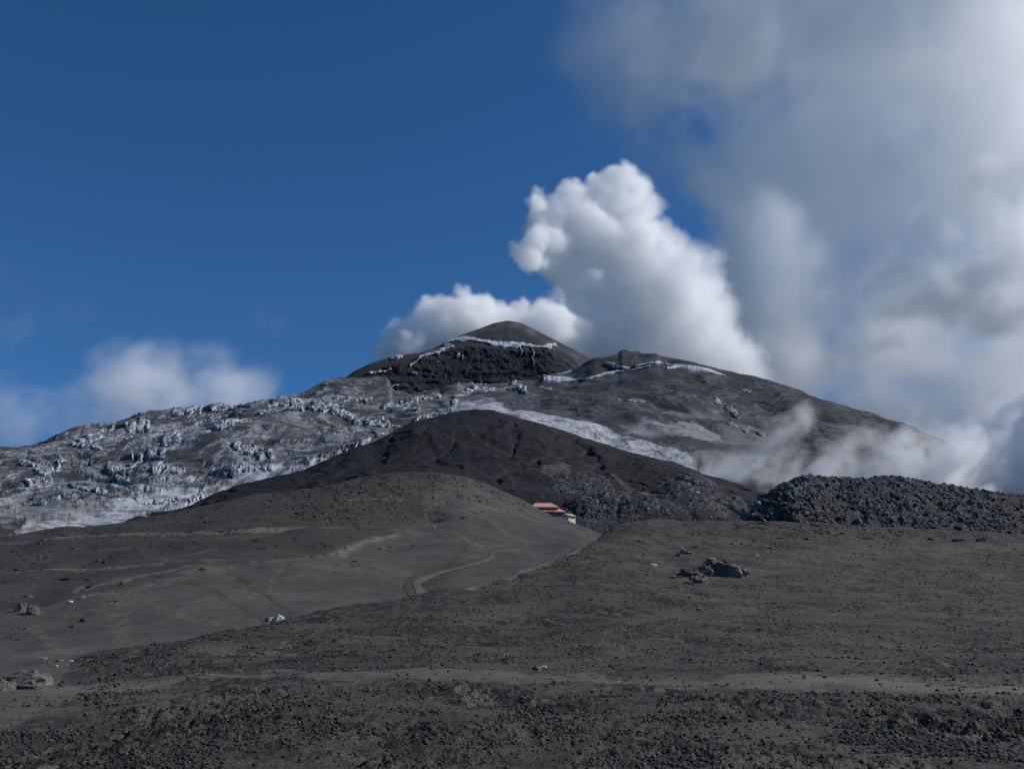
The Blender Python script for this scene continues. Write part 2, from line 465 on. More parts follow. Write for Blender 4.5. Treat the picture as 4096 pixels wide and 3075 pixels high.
for pts, wd, st in [([(452, 2400), (478, 2450), (488, 2515), (488, 2590)], 34, .45), ([(532, 2439), (705, 2467), (868, 2494)], 9, .45),
                    ([(136, 2499), (217, 2570), (282, 2613)], 16, .45), ([(370, 2425), (461, 2460)], 9, .4), ([(235, 2440), (330, 2445)], 10, .3), ([(1116, 2240), (1135, 2280), (1085, 2340), (1070, 2400)], 5, .55)]:
    colB = mix(colB, (.115, .086, .062), stroke(PX, PY + wob * 6, pts, wd, .9) * st * 1.5 * ss(-.5, .3, fbm(X / 1.2, Y / 1.8, 2., 3)))
for pts, wd, st in [([(760, 2325), (922, 2418), (1058, 2483)], 7, .6), ([(949, 2320), (1085, 2401), (1183, 2467)], 8, .6), ([(560, 2515), (620, 2560)], 4, .5)]:
    colB = mix(colB, (.036, .032, .028), stroke(PX, PY + wob * 7, pts, wd, .9) * st * 1.4 * ss(-.6, .1, fbm(X / 1.3, Y / 1.8, 8., 3)))
dkg = stroke(PX, PY, [(1960, 2075, 20), (2060, 2120, 45), (2180, 2165, 50), (2280, 2150, 30)], 40, .8)
colB = mix(colB, (.046, .043, .042), dkg * .75)  # unlit side of the spur crease, painted darker into the albedo
spur = stroke(PX, PY, [(1922, 2070), (2010, 2115), (2110, 2160), (2200, 2185)], 6, .9)
colB = mix(colB, (.085, .078, .072), spur * .5)
gul = stroke(PX, PY + wob * 5, [(2020, 2225, 25), (2130, 2195, 30), (2250, 2190, 22)], 25, .8)
colB = mix(colB, (.040, .038, .039), gul * ss(-.4, .3, fbm(X / 2.2, Y / 3, 8., 4, .6)) * .8)
brown = stroke(PX, PY + wob * 4, [(1690, 2350, 8), (1800, 2320, 10), (1950, 2288, 6), (2004, 2275, 3)], 8, .9)
colB = mix(colB, (.062, .046, .034), brown * .7)
oB, vB, fB = grid_mesh('ash_hill', X, Y, Z, colB, M_ash)
shB = X.shape

# ------------------------------------------------------------------ C: dark cinder hill
C_crest = [(-1600, 2500, 1200), (-500, 2300, 1200), (200, 2180, 1250), (650, 2065, 1300), (761, 2032, 1320), (845, 1987, 1340), (945, 1943, 1350), (1100, 1903, 1370), (1217, 1878, 1390), (1412, 1797, 1420), (1488, 1775, 1440),
           (1651, 1688, 1470), (1803, 1648, 1500), (1901, 1633, 1510), (1976, 1642, 1510), (2085, 1677, 1500), (2117, 1684, 1500), (2258, 1723, 1480), (2367, 1761, 1460), (2486, 1805, 1430), (2578, 1828, 1410),
           (2735, 1872, 1370), (2822, 1902, 1350), (2985, 1946, 1320), (3100, 1984, 1300), (3250, 2040, 1280), (3600, 2140, 1250), (4600, 2300, 1200), (5800, 2400, 1200)]
C_rows = [([(-1600, 2600, 520), (5800, 2600, 520)], 50), ([(-1600, 2450, 640), (1500, 2250, 640), (2400, 2190, 640), (3400, 2190, 640), (5800, 2400, 640)], 100),
          ([(-1600, 2520, 800), (0, 2220, 800), (1900, 2115, 800), (2100, 2098, 800), (2350, 2100, 800), (2700, 2112, 790), (3200, 2150, 800), (5800, 2400, 800)], 100),
          ([(-1600, 2510, 900), (0, 2210, 900), (1500, 2040, 900), (2100, 2052, 880), (2350, 2062, 880), (2700, 2052, 900), (3200, 2110, 900), (5800, 2400, 900)], 100),
          ([(-1600, 2505, 1080), (0, 2200, 1080), (1000, 2010, 1080), (1500, 1935, 1080), (2200, 1935, 1080), (2700, 1980, 1080), (3200, 2070, 1080), (5800, 2400, 1080)], 200),
          (C_crest, 36), (offs(C_crest, 25, 1.05), 60), (offs(C_crest, 500, 1.2), 100)]
PX, PY, X, Y, Z, S = loft(-700, 4300, 3.4, C_rows, [4, 8, 30, 60, 130, 6, 6])
inr = ss(2., 2.6, S)
env = inr * (1 - .75 * ss(4.7, 5, S))
Z = Z + env * (fbm(X / 120, Y / 150, 2.2, 5, .5) * 7 + ridged(X / 60 + fbm(X / 90, Y / 90, 1., 2) * .8, Y / 160, 4.4, 3) * 2.2) + fbm(X / 14, Y / 14, 1., 4, .55) * 1.1 * inr - env * ss(.25, 0, np.abs(noise(X / 42 + fbm(X / 70, Y / 110, 6., 3) * .9, Y / 240, 3.5))) * 3.2
# boulder mounds near the huts
def mnd(cx, cy, wx, wy):
    return np.exp(-((PX - cx) / wx) ** 2 - ((PY - cy) / wy) ** 2)
moundm = np.clip(mnd(2330, 1955, 130, 48) * 1.1 + mnd(2430, 2050, 170, 34) + mnd(2760, 1985, 120, 50) + mnd(2880, 2045, 120, 26) * .8 + mnd(2600, 2075, 170, 16) * .8 + mnd(2320, 2105, 60, 30), 0, 1.2)
ln = fbm(X / 30, Y / 30, 7., 3)
rub = np.clip(ss(.25, .6, moundm + ln * .18), 0, 1) * inr
c1, c2, ci = cells(X / 7 + ln, Y / 7, 21)
k1, k2, ki = cells(X / 3.2, Y / 3.2, 23)
Z = Z + moundm * 9 * inr + rub * ((.5 - c1) * 3.4 * (ci > .3) + (.5 - k1) * 1.8)
colC = np.ones(X.shape + (3,)) * np.array([.0105, .0106, .0140])
colC *= (1 + .26 * fbm(X / 90, Y / 120, 3., 5, .55))[..., None]
cr_ = fbm(X / 40, Y / 50, 13., 4, .6)
colC = mix(colC, (.024, .022, .024), ss(.25, .65, fbm(X / 160, Y / 200, 33., 4)) * .5 * ss(2150, 1900, PY))
colC = mix(colC, (.011, .011, .013), ss(.35, .6, fbm(X / 26, Y / 30, 43., 4, .6)) * .7)
colC = mix(colC, (.033, .034, .038), rub * .6)
colC = mix(colC, (.13, .135, .14), rub * (ki > .8) * ss(.4, .2, k1) * .9)
colC = mix(colC, (.10, .105, .11), rub * (ci > .84) * ss(.4, .2, c1) * .7)
red = stroke(PX, PY, [(1985, 1650, 6), (2040, 1660, 9), (2120, 1690, 4), (2300, 1745, 3), (2540, 1825, 3)], 5, .6)
colC = mix(colC, (.060, .022, .020), red * .5 * ss(-.5, .3, cr_))
for pts in ([(1815, 1735), (1812, 1760), (1796, 1790), (1795, 1805)], [(2090, 1850), (2200, 1825), (2320, 1800), (2440, 1770)], [(2400, 1850), (2280, 1875), (2200, 1905)], [(2260, 1960), (2200, 1900), (2080, 1880), (2070, 1840)],
            [(1990, 1860), (2050, 1920), (2060, 1990)], [(1870, 1690), (1890, 1735), (1960, 1770), (2010, 1800), (2080, 1830)], [(2420, 1980), (2500, 1985), (2560, 2000), (2640, 2010)]):
    colC = mix(colC, (.060, .052, .046), stroke(PX, PY + cr_ * 5, pts, 2.4, .8) * .55)
light = stroke(PX, PY, [(2450, 1900, 6), (2540, 1985, 10), (2590, 2010, 6)], 8, .9) + stroke(PX, PY + cr_ * 4, [(2850, 2058, 10), (2900, 2072, 14)], 12, .9) + stroke(PX, PY + cr_ * 6, [(2180, 1885, 10), (2260, 1880, 18), (2270, 1900, 12)], 14, .9)
colC = mix(colC, (.095, .083, .072), light * .6)
oC, vC, fC = grid_mesh('cinder_hill', X, Y, Z, colC, M_dark)
shC = X.shape

# ------------------------------------------------------------------ D2: glacier apron and right shoulder
D2_crest = [(-1600, 2050, 2300), (-600, 1880, 2250), (-200, 1800, 2200), (0, 1782, 2200), (75, 1783, 2210), (179, 1773, 2230), (249, 1746, 2260), (363, 1721, 2320), (497, 1686, 2400), (636, 1659, 2480), (761, 1640, 2550), (815, 1647, 2570),
            (920, 1636, 2620), (945, 1629, 2630), (1100, 1591, 2720), (1217, 1561, 2800), (1304, 1517, 2860), (1353, 1508, 2880), (1542, 1509, 2920), (1556, 1525, 2900), (1566, 1562, 2820), (1651, 1588, 2800), (1759, 1569, 2820), (1786, 1553, 2830),
            (1830, 1533, 2850), (1873, 1547, 2860), (2031, 1525, 2900), (2063, 1517, 2910), (2139, 1517, 2930), (2171, 1500, 2940), (2280, 1484, 2970), (2334, 1466, 2980), (2377, 1442, 3000), (2425, 1431, 3010), (2470, 1422, 3010), (2486, 1411, 3010), (2551, 1407, 3010),
            (2627, 1411, 3000), (2640, 1419, 3000), (2714, 1433, 3000), (2822, 1460, 2990), (2985, 1503, 2970), (3008, 1511, 2960), (3197, 1570, 2930), (3305, 1608, 2900), (3495, 1662, 2860), (3657, 1711, 2820), (3711, 1734, 2800), (4096, 1851, 2700),
            (4600, 2010, 2600), (5800, 2390, 2500)]
D2_rows = [([(-1600, 2420, 1250), (5800, 2420, 1560)], 50), ([(-1600, 2200, 1450), (0, 2160, 1450), (700, 2120, 1500), (2000, 2050, 1620), (5800, 2300, 1700)], 100),
           ([(-1600, 2100, 1750), (-600, 1990, 1750), (0, 1950, 1750), (700, 1870, 1820), (1400, 1760, 1950), (2000, 1680, 2100), (2600, 1700, 2200), (3300, 1790, 2250), (4096, 1950, 2250), (5800, 2350, 2250)], 200),
           ([(-1600, 2070, 2050), (-600, 1920, 2020), (0, 1850, 2000), (700, 1740, 2180), (1200, 1650, 2350), (2000, 1600, 2480), (2600, 1560, 2600), (3300, 1700, 2560), (4096, 1895, 2450), (5800, 2370, 2400)], 250),
           (D2_crest, 14), (offs(D2_crest, 12, 1.04), 30), (offs(D2_crest, 600, 1.3), 100)]
PX, PY, X, Y, Z, S = loft(-600, 4800, 2.9, D2_rows, [6, 70, 110, 120, 6, 5])
ck = 1 - .8 * ss(3.75, 4, S) * (1 - ss(4., 4.3, S))
glac = ss(1750, 1250, PX + (PY - 1700) * -.6)            # broken ice fall, left side
wx = fbm(X / 220, Y / 260, 3., 3); wy = fbm(X / 260, Y / 220, 9., 3)
Z = Z + ck * (fbm(X / 320, Y / 380, 6., 4) * 26)
# swirled flow bands: warped iso-lines roughly along the contours
# (terrain height is the band coordinate, as ash layers crop out along the slope)
band = noise(X / 260 + wx * 1.3, (Y + wy * 60) / 120, (Z + wx * 55 + wy * 30) / 26.) 
band2 = noise(X / 90 + wx * 2, (Y + wy * 50) / 80, (Z + wx * 50 + wy * 40) / 9. + 7)
band3 = noise(X / 50 + wx * 3, (Y + wy * 50) / 40, (Z + wx * 46 + wy * 36) / 4. + 7)
Z = Z + ck * (band * 5 + band2 * 2.2)
# seracs: blocks lifted out of the slope, steep faces
w1 = fbm(X / 60, Y / 60, 2., 3)
s1, s2, si_ = cells(X / 70 + w1 * .55, Y / 105 + w1 * .3, 31)
t1, t2, ti_ = cells(X / 26 + w1 * .6, Y / 40 + w1 * .4, 37)
ser = np.clip(ss(.1, .42, fbm(X / 190, Y / 260, 17., 4) + .22 * glac - .12) * (.25 + glac), 0, 1) * ck * ss(.6, 1.3, S)
zone = np.zeros(X.shape)
SER = [([(300, 1762), (400, 1735), (450, 1712)], 9), ([(520, 1700), (590, 1690)], 12), ([(440, 1860), (500, 1890), (560, 1830)], 16), ([(500, 1760), (540, 1745)], 14), ([(660, 1790), (700, 1780)], 14), ([(600, 1815), (660, 1830)], 15),
       ([(700, 1650), (800, 1652)], 10), ([(830, 1650), (970, 1640)], 9), ([(860, 1750), (990, 1715)], 12), ([(960, 1800), (1080, 1815)], 15), ([(620, 1870), (720, 1860)], 14), ([(300, 1770), (400, 1800)], 12),
       ([(1095, 1628), (1205, 1632)], 12), ([(1255, 1628), (1355, 1632)], 9), ([(1240, 1655), (1300, 1662)], 14), ([(1050, 1665), (1200, 1668)], 8), ([(1310, 1660), (1450, 1672), (1540, 1680), (1600, 1700)], 12),
       ([(1350, 1592), (1440, 1598), (1470, 1600)], 14), ([(1540, 1617), (1600, 1622), (1680, 1600), (1750, 1590)], 10), ([(1640, 1632), (1670, 1640)], 10), ([(1470, 1500), (1520, 1495)], 9), ([(1530, 1485), (1580, 1488)], 7),
       ([(1800, 1640, 8), (1830, 1590, 10), (1880, 1560, 12), (1950, 1553, 14), (2010, 1558, 12)], 12), ([(2020, 1540), (2060, 1528), (2130, 1548), (2200, 1570)], 10), ([(2030, 1568), (2100, 1580)], 8),
       ([(1800, 1652), (1700, 1672), (1650, 1688), (1590, 1706)], 12), ([(1540, 1740), (1480, 1760), (1440, 1780)], 11), ([(1420, 1800), (1350, 1815), (1290, 1845), (1240, 1860)], 14), ([(1300, 1745), (1340, 1750)], 8),
       ([(2470, 1595), (2570, 1598)], 6), ([(2860, 1600), (2900, 1625), (2950, 1655)], 10), ([(2920, 1685), (2980, 1705), (3040, 1710)], 7), ([(2975, 1560), (3010, 1562)], 4),
       ([(560, 1990), (760, 1985), (820, 1960)], 16), ([(230, 1990), (60, 2000)], 14), ([(120, 1920), (200, 1900)], 12), ([(300, 1920), (420, 1960)], 14), ([(100, 1850), (180, 1880), (260, 1850)], 12), ([(900, 1880), (1080, 1860)], 15)]
for pts, wd in SER:
    zone = np.maximum(zone, stroke(PX + w1 * 14, PY + w1 * 10, pts, wd, .6))
CL = [([(2171, 1502, 4), (2280, 1494, 6), (2340, 1490, 5), (2355, 1494, 9), (2400, 1473, 9), (2460, 1458, 7), (2540, 1456, 6), (2600, 1460, 3)], 6),
      ([(2425, 1443, 3), (2510, 1446, 5)], 4), ([(2540, 1443, 4), (2620, 1446, 5), (2700, 1445, 6)], 5), ([(2670, 1462, 6), (2700, 1450, 9), (2760, 1466, 12), (2850, 1482, 8), (2900, 1492, 3)], 9)]
cliff = np.zeros(X.shape)
CL = [([tuple([p[0], p[1], p[2] * .72]) for p in q], wd) for q, wd in CL]
for pts, wd in CL:
    cliff = np.maximum(cliff, stroke(PX + w1 * 8, PY + w1 * 3, pts, wd, .5))
blk = np.clip(np.maximum(ser * .55, zone), 0, 1)
m1 = fbm(PX / 30., PY / 15., 3., 4, .6)
zm = ss(.40, .56, zone * .70 + m1 * .40) * (zone > .02)
sm_ = ss(.46, .58, ser * .62 + m1 * .34)
blk = np.clip(np.maximum(zm, sm_ * .8), 0, 1)
wj = fbm(X / 18, Y / 18, 6., 3, .6) * .35
# finely crevassed sheet: low tilted slabs, long across the slope
uu = PX + 110 * wx; vv = PY + 40 * wy + .14 * PX
fr1, fr2, fri = cells(uu / 52. + wj, vv / 12. + wj, 61)
sheet = np.clip(glac * 1.3, 0, 1) * ss(-.35, .15, noise(PX / 170., PY / 60., 24.5)) * ck * ss(.6, 1.3, S) * ss(2300, 1700, PX)
tong = np.maximum(poly(PX + w1 * 14, PY + w1 * 8, [(60, 2128), (200, 2085), (380, 2035), (560, 1985), (700, 1945), (820, 1935), (760, 1985), (640, 2045), (500, 2085), (380, 2105), (114, 2140)]),
                  poly(PX + w1 * 14, PY + w1 * 8, [(650, 2075), (720, 2030), (810, 1985), (870, 1935), (960, 1895), (1060, 1850), (1150, 1830), (1130, 1880), (960, 1945), (860, 1990), (760, 2045)]))
sheet = sheet * (1 - tong)
blk = blk * (1 - .9 * tong)
q1, q2, qi = cells(X / 24 + wj, Y / 34 + wj, 51)
p1, p2, pi_ = cells(X / 9.5 + wj * 2, Y / 13 + wj * 2, 53)
h = blk * (qi * 2.4 * (qi > .25) + pi_ * 1.7) - blk * (ss(.10, .0, q2 - q1) * 5 + ss(.12, 0, p2 - p1) * 1.5)
Z = Z + h * (.6 + .6 * zm) * (1 - .65 * ss(2350, 2500, PX)) + sheet * (fri * 3.6 - ss(.12, 0, fr2 - fr1) * 1.6)
Y = Y - zm * 5
# slope on the displaced mesh -> ice shows on the steep faces
def normals(X, Y, Z):
    du = np.stack([np.gradient(a, axis=1) for a in (X, Y, Z)], -1)
    dv = np.stack([np.gradient(a, axis=0) for a in (X, Y, Z)], -1)
    n = np.cross(du, dv)
    return n / (np.linalg.norm(n, axis=-1, keepdims=True) + 1e-12)
nn = normals(X, Y, Z)
nzv = np.abs(nn[..., 2])
steep = 1 - ss(.55, .84, nzv)
fine = fbm(X / 6, Y / 6, Z / 6, 4, .6)
icec = np.array([.40, .435, .485])
col = np.ones(X.shape + (3,)) * np.array([.048, .0495, .057]) * (1 + .15 * glac[..., None])
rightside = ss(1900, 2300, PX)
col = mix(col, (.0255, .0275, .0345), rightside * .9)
col *= (1 + .25 * fbm(X / 150, Y / 200, 2., 5, .55))[..., None]
leftm = glac * ss(.2, -.2, S - 3.6) * .5 + .5
amt = (.5 + .5 * ss(2100, 1500, PX)) * ss(.6, 1.2, S)
fw = fbm(X / 130 + 5, Y / 130, 8., 4, .55)
u_ = PX + 130 * wx + 60 * fw; v_ = PY + 46 * wy + 34 * fw + .12 * PX      # flow coordinates on the ice, along and down the slope
b1 = noise(u_ / 260., v_ / 17., 2.5); b2 = noise(u_ / 120., v_ / 9., 5.5); b3 = noise(u_ / 340., v_ / 38., 9.5)
lines = ss(.06, .16, b1 + .08 * fine) * ss(.32, .2, b1) * .9 + ss(.10, .2, b2 + .08 * fine) * .6 * ss(-.2, .2, b3) + ss(.05, .0, np.abs(b3 + .05 * fine)) * .8 + ss(.05, .0, np.abs(b1 + .2 + .05 * fine)) * .6
print('lines', lines.mean(), np.std(b1))
where = (.55 + .45 * ss(1900, 900, PX)) * ss(-.7, -.1, noise(PX / 260., PY / 90., 4.) + .25 * glac)
col = mix(col, (.125, .126, .136), ss(-.05, .35, fbm(u_ / 200., v_ / 40., 23., 4, .6)) * .65 * amt * glac)
col = mix(col, (.33, .34, .37), np.clip(lines, 0, 1) * amt * where * (.5 + .5 * ss(-.3, .4, fine)) * .9)
col = mix(col, (.025, .026, .031), ss(.1, .4, -b3) * ss(-.1, .4, noise(PX / 200., PY / 60., 15.)) * .7 * amt)
col = mix(col, (.028, .029, .034), ss(.2, .45, -b1) * .5 * amt)
Z = Z + ck * (b1 * 1.6 + b3 * 3.)
col = mix(col, (.030, .031, .037), sheet * ss(.13, .03, fr2 - fr1) * .8)
col = mix(col, (.030, .030, .035), glac * ss(.12, .38, fbm(u_ / 150., v_ / 36., 43., 4, .6)) * .75 * ss(.6, 1.3, S))
col = mix(col, (.27, .285, .315), sheet * (fri > .55) * ss(.10, .2, fr2 - fr1) * ss(.34, .2, fr2 - fr1) * .75)
col = mix(col, (.20, .21, .23), sheet * (fri > .84) * .6)
col = mix(col, (.018, .020, .026), blk * np.maximum(ss(.12, .0, q2 - q1), (pi_ < .18) * .8) * .85)
vstr = .55 + .45 * ss(-.4, .3, noise(PX / 5., PY / 18., 7.) + .5 * fine)
col = mix(col, icec, blk * steep * vstr * ss(.1, .35, pi_ + .2 * qi) * .95)
col = mix(col, icec * 1.1, blk * ss(.62, .75, pi_) * ss(-.2, .3, fine) * .8)
col = mix(col, icec * .75, blk * ss(.3, .6, b1) * .5)
# bare ice tongues
def icepoly(pts, c, k=.9, wob=18.):
    global col
    ww_ = fbm(X / 50, Y / 50, 6., 4)
    m = 0
    for q_ in range(5):
        wq_ = fbm(X / 26 + q_ * 7.3, Y / 60, 3., 3, .6) * (6 + 7 * q_)
        m = m + poly(PX + ww_ * wob + wq_, PY + ww_ * wob * .45 + wq_ * .5, pts) / 5
    col = mix(col, c, m * k * (.72 + .28 * ss(-.5, .3, fbm(X / 7 + wx * 3, Y / 40, Z / 30., 4, .6))))
    return m
streak = ss(.12, .4, fbm(X / 30 + wx * 2, (Y + wy * 40) / 16, (Z + wx * 20) / 5, 4, .6))
ip = icepoly([(1740, 1700), (1800, 1640), (1850, 1605), (1960, 1596), (2040, 1620), (2040, 1640), (2200, 1652), (2290, 1690), (2400, 1690), (2560, 1745), (2690, 1790), (2760, 1850), (2790, 1895), (2900, 1930), (2800, 1960), (2400, 1960)], (.36, .375, .42), .85)
ip2 = icepoly([(2480, 1712), (2560, 1688), (2700, 1690), (2790, 1676), (2850, 1700), (2900, 1760), (2790, 1762), (2700, 1750), (2600, 1735)], (.24, .245, .27), .75)
ip3 = icepoly([(2500, 1645), (2620, 1640), (2780, 1645), (2900, 1650), (2850, 1668), (2650, 1660)], (.16, .165, .18), .6)
ip4 = icepoly([(2880, 1690), (3000, 1690), (3120, 1640), (3200, 1700), (3180, 1760), (3080, 1775), (2900, 1768)], (.13, .13, .14), .7)
ip5 = icepoly([(3300, 1700), (3380, 1716), (3470, 1750), (3400, 1760), (3310, 1730)], (.13, .13, .14), .8)
ip6 = icepoly([(3455, 1685), (3530, 1700), (3560, 1716), (3480, 1705)], (.12, .12, .13), .8)
ip9 = icepoly([(2800, 1800), (2880, 1800), (2960, 1840), (3000, 1900), (2850, 1960), (2780, 1930), (2790, 1850)], (.22, .225, .245), .35, 40)
ip7 = icepoly([(60, 2128), (200, 2085), (380, 2035), (560, 1985), (700, 1945), (820, 1935), (760, 1985), (640, 2045), (500, 2085), (380, 2105), (114, 2140)], (.38, .395, .43), .9, 22)
ip8 = icepoly([(650, 2075), (720, 2030), (810, 1985), (870, 1935), (960, 1895), (1060, 1850), (1150, 1830), (1130, 1880), (960, 1945), (860, 1990), (760, 2045)], (.40, .42, .46), .85, 18)
ip10 = icepoly([(-100, 2105), (120, 2085), (300, 2070), (420, 2035), (300, 2000), (120, 2010), (-100, 2030)], (.21, .215, .225), .8, 30)
ip11 = icepoly([(-100, 2010), (60, 1960), (140, 1935), (60, 1985), (-100, 2060)], (.30, .32, .35), .8, 14)
ice_all = np.clip(ip + ip2 + ip7 + ip8 + ip9 + ip10, 0, 1)
col = mix(col, (.085, .083, .090), ice_all * streak * .75)
crack = ss(.06, .0, np.abs(noise(X / 34 + w1, (Y + wy * 30) / 60, 3.))) * ss(-.2, .3, noise(X / 100, Y / 100, 12.))
col = mix(col, (.05, .05, .055), ice_all * crack * .7)
for pts, wd in [([(2470, 1728), (2500, 1755), (2520, 1770)], 3.5), ([(2610, 1800), (2640, 1830), (2660, 1845)], 6), ([(2530, 1725, 4), (2560, 1738, 9), (2620, 1745, 4)], 6), ([(2400, 1755, 3), (2440, 1757, 4)], 4), ([(2490, 1740, 4), (2540, 1745, 6)], 4)]:
    col = mix(col, (.04, .04, .045), stroke(PX + w1 * 5, PY + w1 * 5, pts, wd, .5) * .85)
col = mix(col, (.045, .043, .048), poly(PX + w1 * 12, PY + w1 * 8, [(2650, 1735), (2800, 1765), (2920, 1770), (3000, 1760), (3050, 1790), (2960, 1830), (2850, 1800), (2740, 1790)]) * .85)
col = mix(col, (.075, .035, .030), stroke(PX + w1 * 8, PY + w1 * 8, [(2895, 1815), (2930, 1825)], 12, .8) * .6)
col = mix(col, (.035, .035, .039), poly(PX + w1 * 14, PY + w1 * 10, [(2240, 1445), (2334, 1460), (2430, 1425), (2450, 1437), (2400, 1462), (2330, 1488)]) * .8)
ch = .5 + .5 * noise(PX / 7., PY / 40., 1.)
cbk = ss(-.5, -.1, noise(PX / 22., PY / 9., 3.5) + .4 * ch)
col = mix(col, (.02, .022, .027), ss(.0, .5, cliff) * .5)
col = mix(col, icec * .95, cliff * cbk * (.45 + .55 * ss(.25, .6, ch)))
Y2 = Y - cliff * 10
dark3 = stroke(PX + w1 * 12, PY + w1 * 10, [(2880, 1620, 5), (2960, 1665, 8), (3060, 1710, 5)], 6, .7) + stroke(PX + w1 * 10, PY + w1 * 6, [(3060, 1560, 12), (3300, 1660, 40), (3500, 1720, 30)], 20, .9) * .6
col = mix(col, (.030, .031, .035), dark3 * .7)
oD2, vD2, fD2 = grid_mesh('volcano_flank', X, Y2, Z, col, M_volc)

# ------------------------------------------------------------------ D1: summit cone with the rock cliff
D1_crest = [(1000, 1700, 3300), (1353, 1530, 3350), (1420, 1482, 3400), (1472, 1457, 3430), (1575, 1424, 3500), (1684, 1410, 3560), (1727, 1397, 3600), (1785, 1368, 3620), (1846, 1339, 3660), (1922, 1312, 3700), (1976, 1292, 3700), (2031, 1282, 3700),
            (2079, 1289, 3700), (2139, 1317, 3700), (2200, 1350, 3690), (2280, 1390, 3670), (2377, 1438, 3640), (2450, 1475, 3620), (2600, 1560, 3600), (2800, 1680, 3600)]
cx1 = np.array([p[0] for p in D1_crest]); cy1 = np.array([p[1] for p in D1_crest])
c_top = [(x, max(np.interp(x, cx1, cy1) + 14, y), d) for x, y, d in [(1000, 1720, 3250), (1400, 1520, 3280), (1500, 1480, 3300), (1600, 1450, 3320), (1700, 1420, 3380), (1800, 1395, 3420), (1870, 1382, 3440), (1960, 1385, 3440), (2080, 1398, 3440), (2200, 1396, 3450), (2280, 1420, 3500), (2400, 1480, 3560), (2800, 1700, 3560)]]
c_bot = [(1000, 1760, 3150), (1400, 1570, 3200), (1560, 1580, 3250), (1700, 1585, 3280), (1850, 1560, 3300), (2050, 1530, 3330), (2200, 1510, 3340), (2300, 1500, 3400), (2500, 1560, 3450), (2800, 1740, 3450)]
D1_rows = [(offs(c_bot, 120, .93), 40), (c_bot, 40), (c_top, 40), (D1_crest, 20), (offs(D1_crest, 8, 1.03), 30), (offs(D1_crest, 500, 1.2), 60)]
PX, PY, X, Y, Z, S = loft(1150, 2640, 2.2, D1_rows, [20, 110, 60, 5, 5])
inc = ss(.7, 1.1, S) * (1 - ss(1.9, 2.05, S))
w2 = fbm(X / 50, Y / 50, Z / 50, 4)
but = ridged(X / 38 + w2 * .7, Z / 260, 2., 4, .55)
led = noise(X / 300 + w2 * .3, 0 * X, (Z + w2 * 14) / 22.)
but2 = ridged(X / 90 + w2 * .4, Z / 150, 7., 5, .6); but3 = ridged(X / 14 + w2, Z / 40, 5., 3, .6)
Y = Y - inc * (but2 * 5 + led * 7 + but3 * 1.2)
Z = Z + inc * fbm(X / 20, Y / 20, Z / 20, 3) * 1.6 + (1 - inc) * fbm(X / 60, Y / 60, 3., 4) * 2.0 * (1 - ss(2.5, 3, S))
nn = normals(X, Y, Z)
cl = np.ones(X.shape + (3,)) * np.array([.030, .0312, .0375])
cl *= (1 + .15 * fbm(X / 90, Y / 90, 2., 4))[..., None]
cl = mix(cl, (.0135, .0150, .0205), inc * .96)
cl = mix(cl, (.036, .034, .036), inc * ss(.2, .6, fbm(X / 12, Y / 20, (Z) / 12, 4, .6)) * ss(.3, .75, np.abs(nn[..., 2])) * .8)
str_ = noise(X / 420 + w2 * .5, 0 * X + 3.5, (Z + w2 * 10 + X * .03) / 13.)
cl = mix(cl, (.034, .033, .036), inc * ss(.12, .3, str_) * .55 * ss(-.3, .3, w2))
cl = mix(cl, (.030, .030, .033), inc * ss(.62, .8, np.abs(nn[..., 2])) * .5)
vst = ss(.1, .5, noise(PX / 5. + w2, PY / 60., 3.)) 
cl = mix(cl, (.060, .056, .056), inc * vst * ss(.0, .3, noise(PX / 60., PY / 9. + w2, 13.)) * .7)
ICE1 = [([(1775, 1372, 13), (1800, 1360, 13), (1870, 1352, 11), (1900, 1358, 9), (1930, 1366, 9), (1980, 1374, 13), (2050, 1381, 13), (2080, 1384, 9), (2140, 1386, 10), (2200, 1384, 11), (2222, 1378, 7)], 12),
        ([(1663, 1440, 5), (1710, 1422, 10), (1760, 1405, 11), (1812, 1386, 6)], 9), ([(1565, 1435, 3), (1610, 1426, 5)], 4), ([(1630, 1462, 3), (1660, 1448, 4)], 4), ([(1818, 1420, 5), (1830, 1412, 5)], 5),
        ([(2081, 1390, 3), (2084, 1425, 1.8)], 2.5), ([(2131, 1392, 2.5), (2133, 1440, 2.2), (2131, 1465, 1.2)], 2), ([(1480, 1497, 4), (1520, 1490, 8)], 6), ([(1844, 1405, 2), (1845, 1435, 1.5)], 2), ([(1535, 1490, 5), (1570, 1485, 3)], 5),
        ([(1745, 1455, 1.5), (1755, 1450, 3)], 3), ([(1640, 1490, 2), (1660, 1493, 3)], 3), ([(1540, 1570, 3), (1600, 1545, 4)], 3)]
ic = np.zeros(X.shape)
ICE1 = [([tuple([p[0], p[1], p[2] * .72]) for p in q], wd) for q, wd in ICE1]
for pts, wd in ICE1:
    ic = np.maximum(ic, stroke(PX + w2 * 12, PY + w2 * 9, pts, wd, .5))
vs = .5 + .5 * noise(PX / 4.5 + w2 * .5, PY / 30., 1.)
gul1 = noise((X - 20) / (6 + .10 * (900 - np.minimum(Z, 890))) , Z / 400, 2.5)
cl = mix(cl, (.026, .026, .030), (1 - inc) * ss(.0, .35, gul1) * .6)
cl = mix(cl, (.018, .020, .026), ss(0, .5, ic) * .6)
cl = mix(cl, (.46, .50, .56), ic * ss(-.55, -.1, noise(PX / 26., PY / 8., 3.5) + .35 * vs) * (.3 + .7 * ss(.3, .6, vs)))
cl = mix(cl, (.02, .022, .028), stroke(PX + w2 * 6, PY + w2 * 5, [(1640, 1425), (1700, 1406), (1760, 1388), (1810, 1350), (1870, 1338), (1960, 1358), (2080, 1370)], 3, .6) * .6)
Y = Y - ic * 9
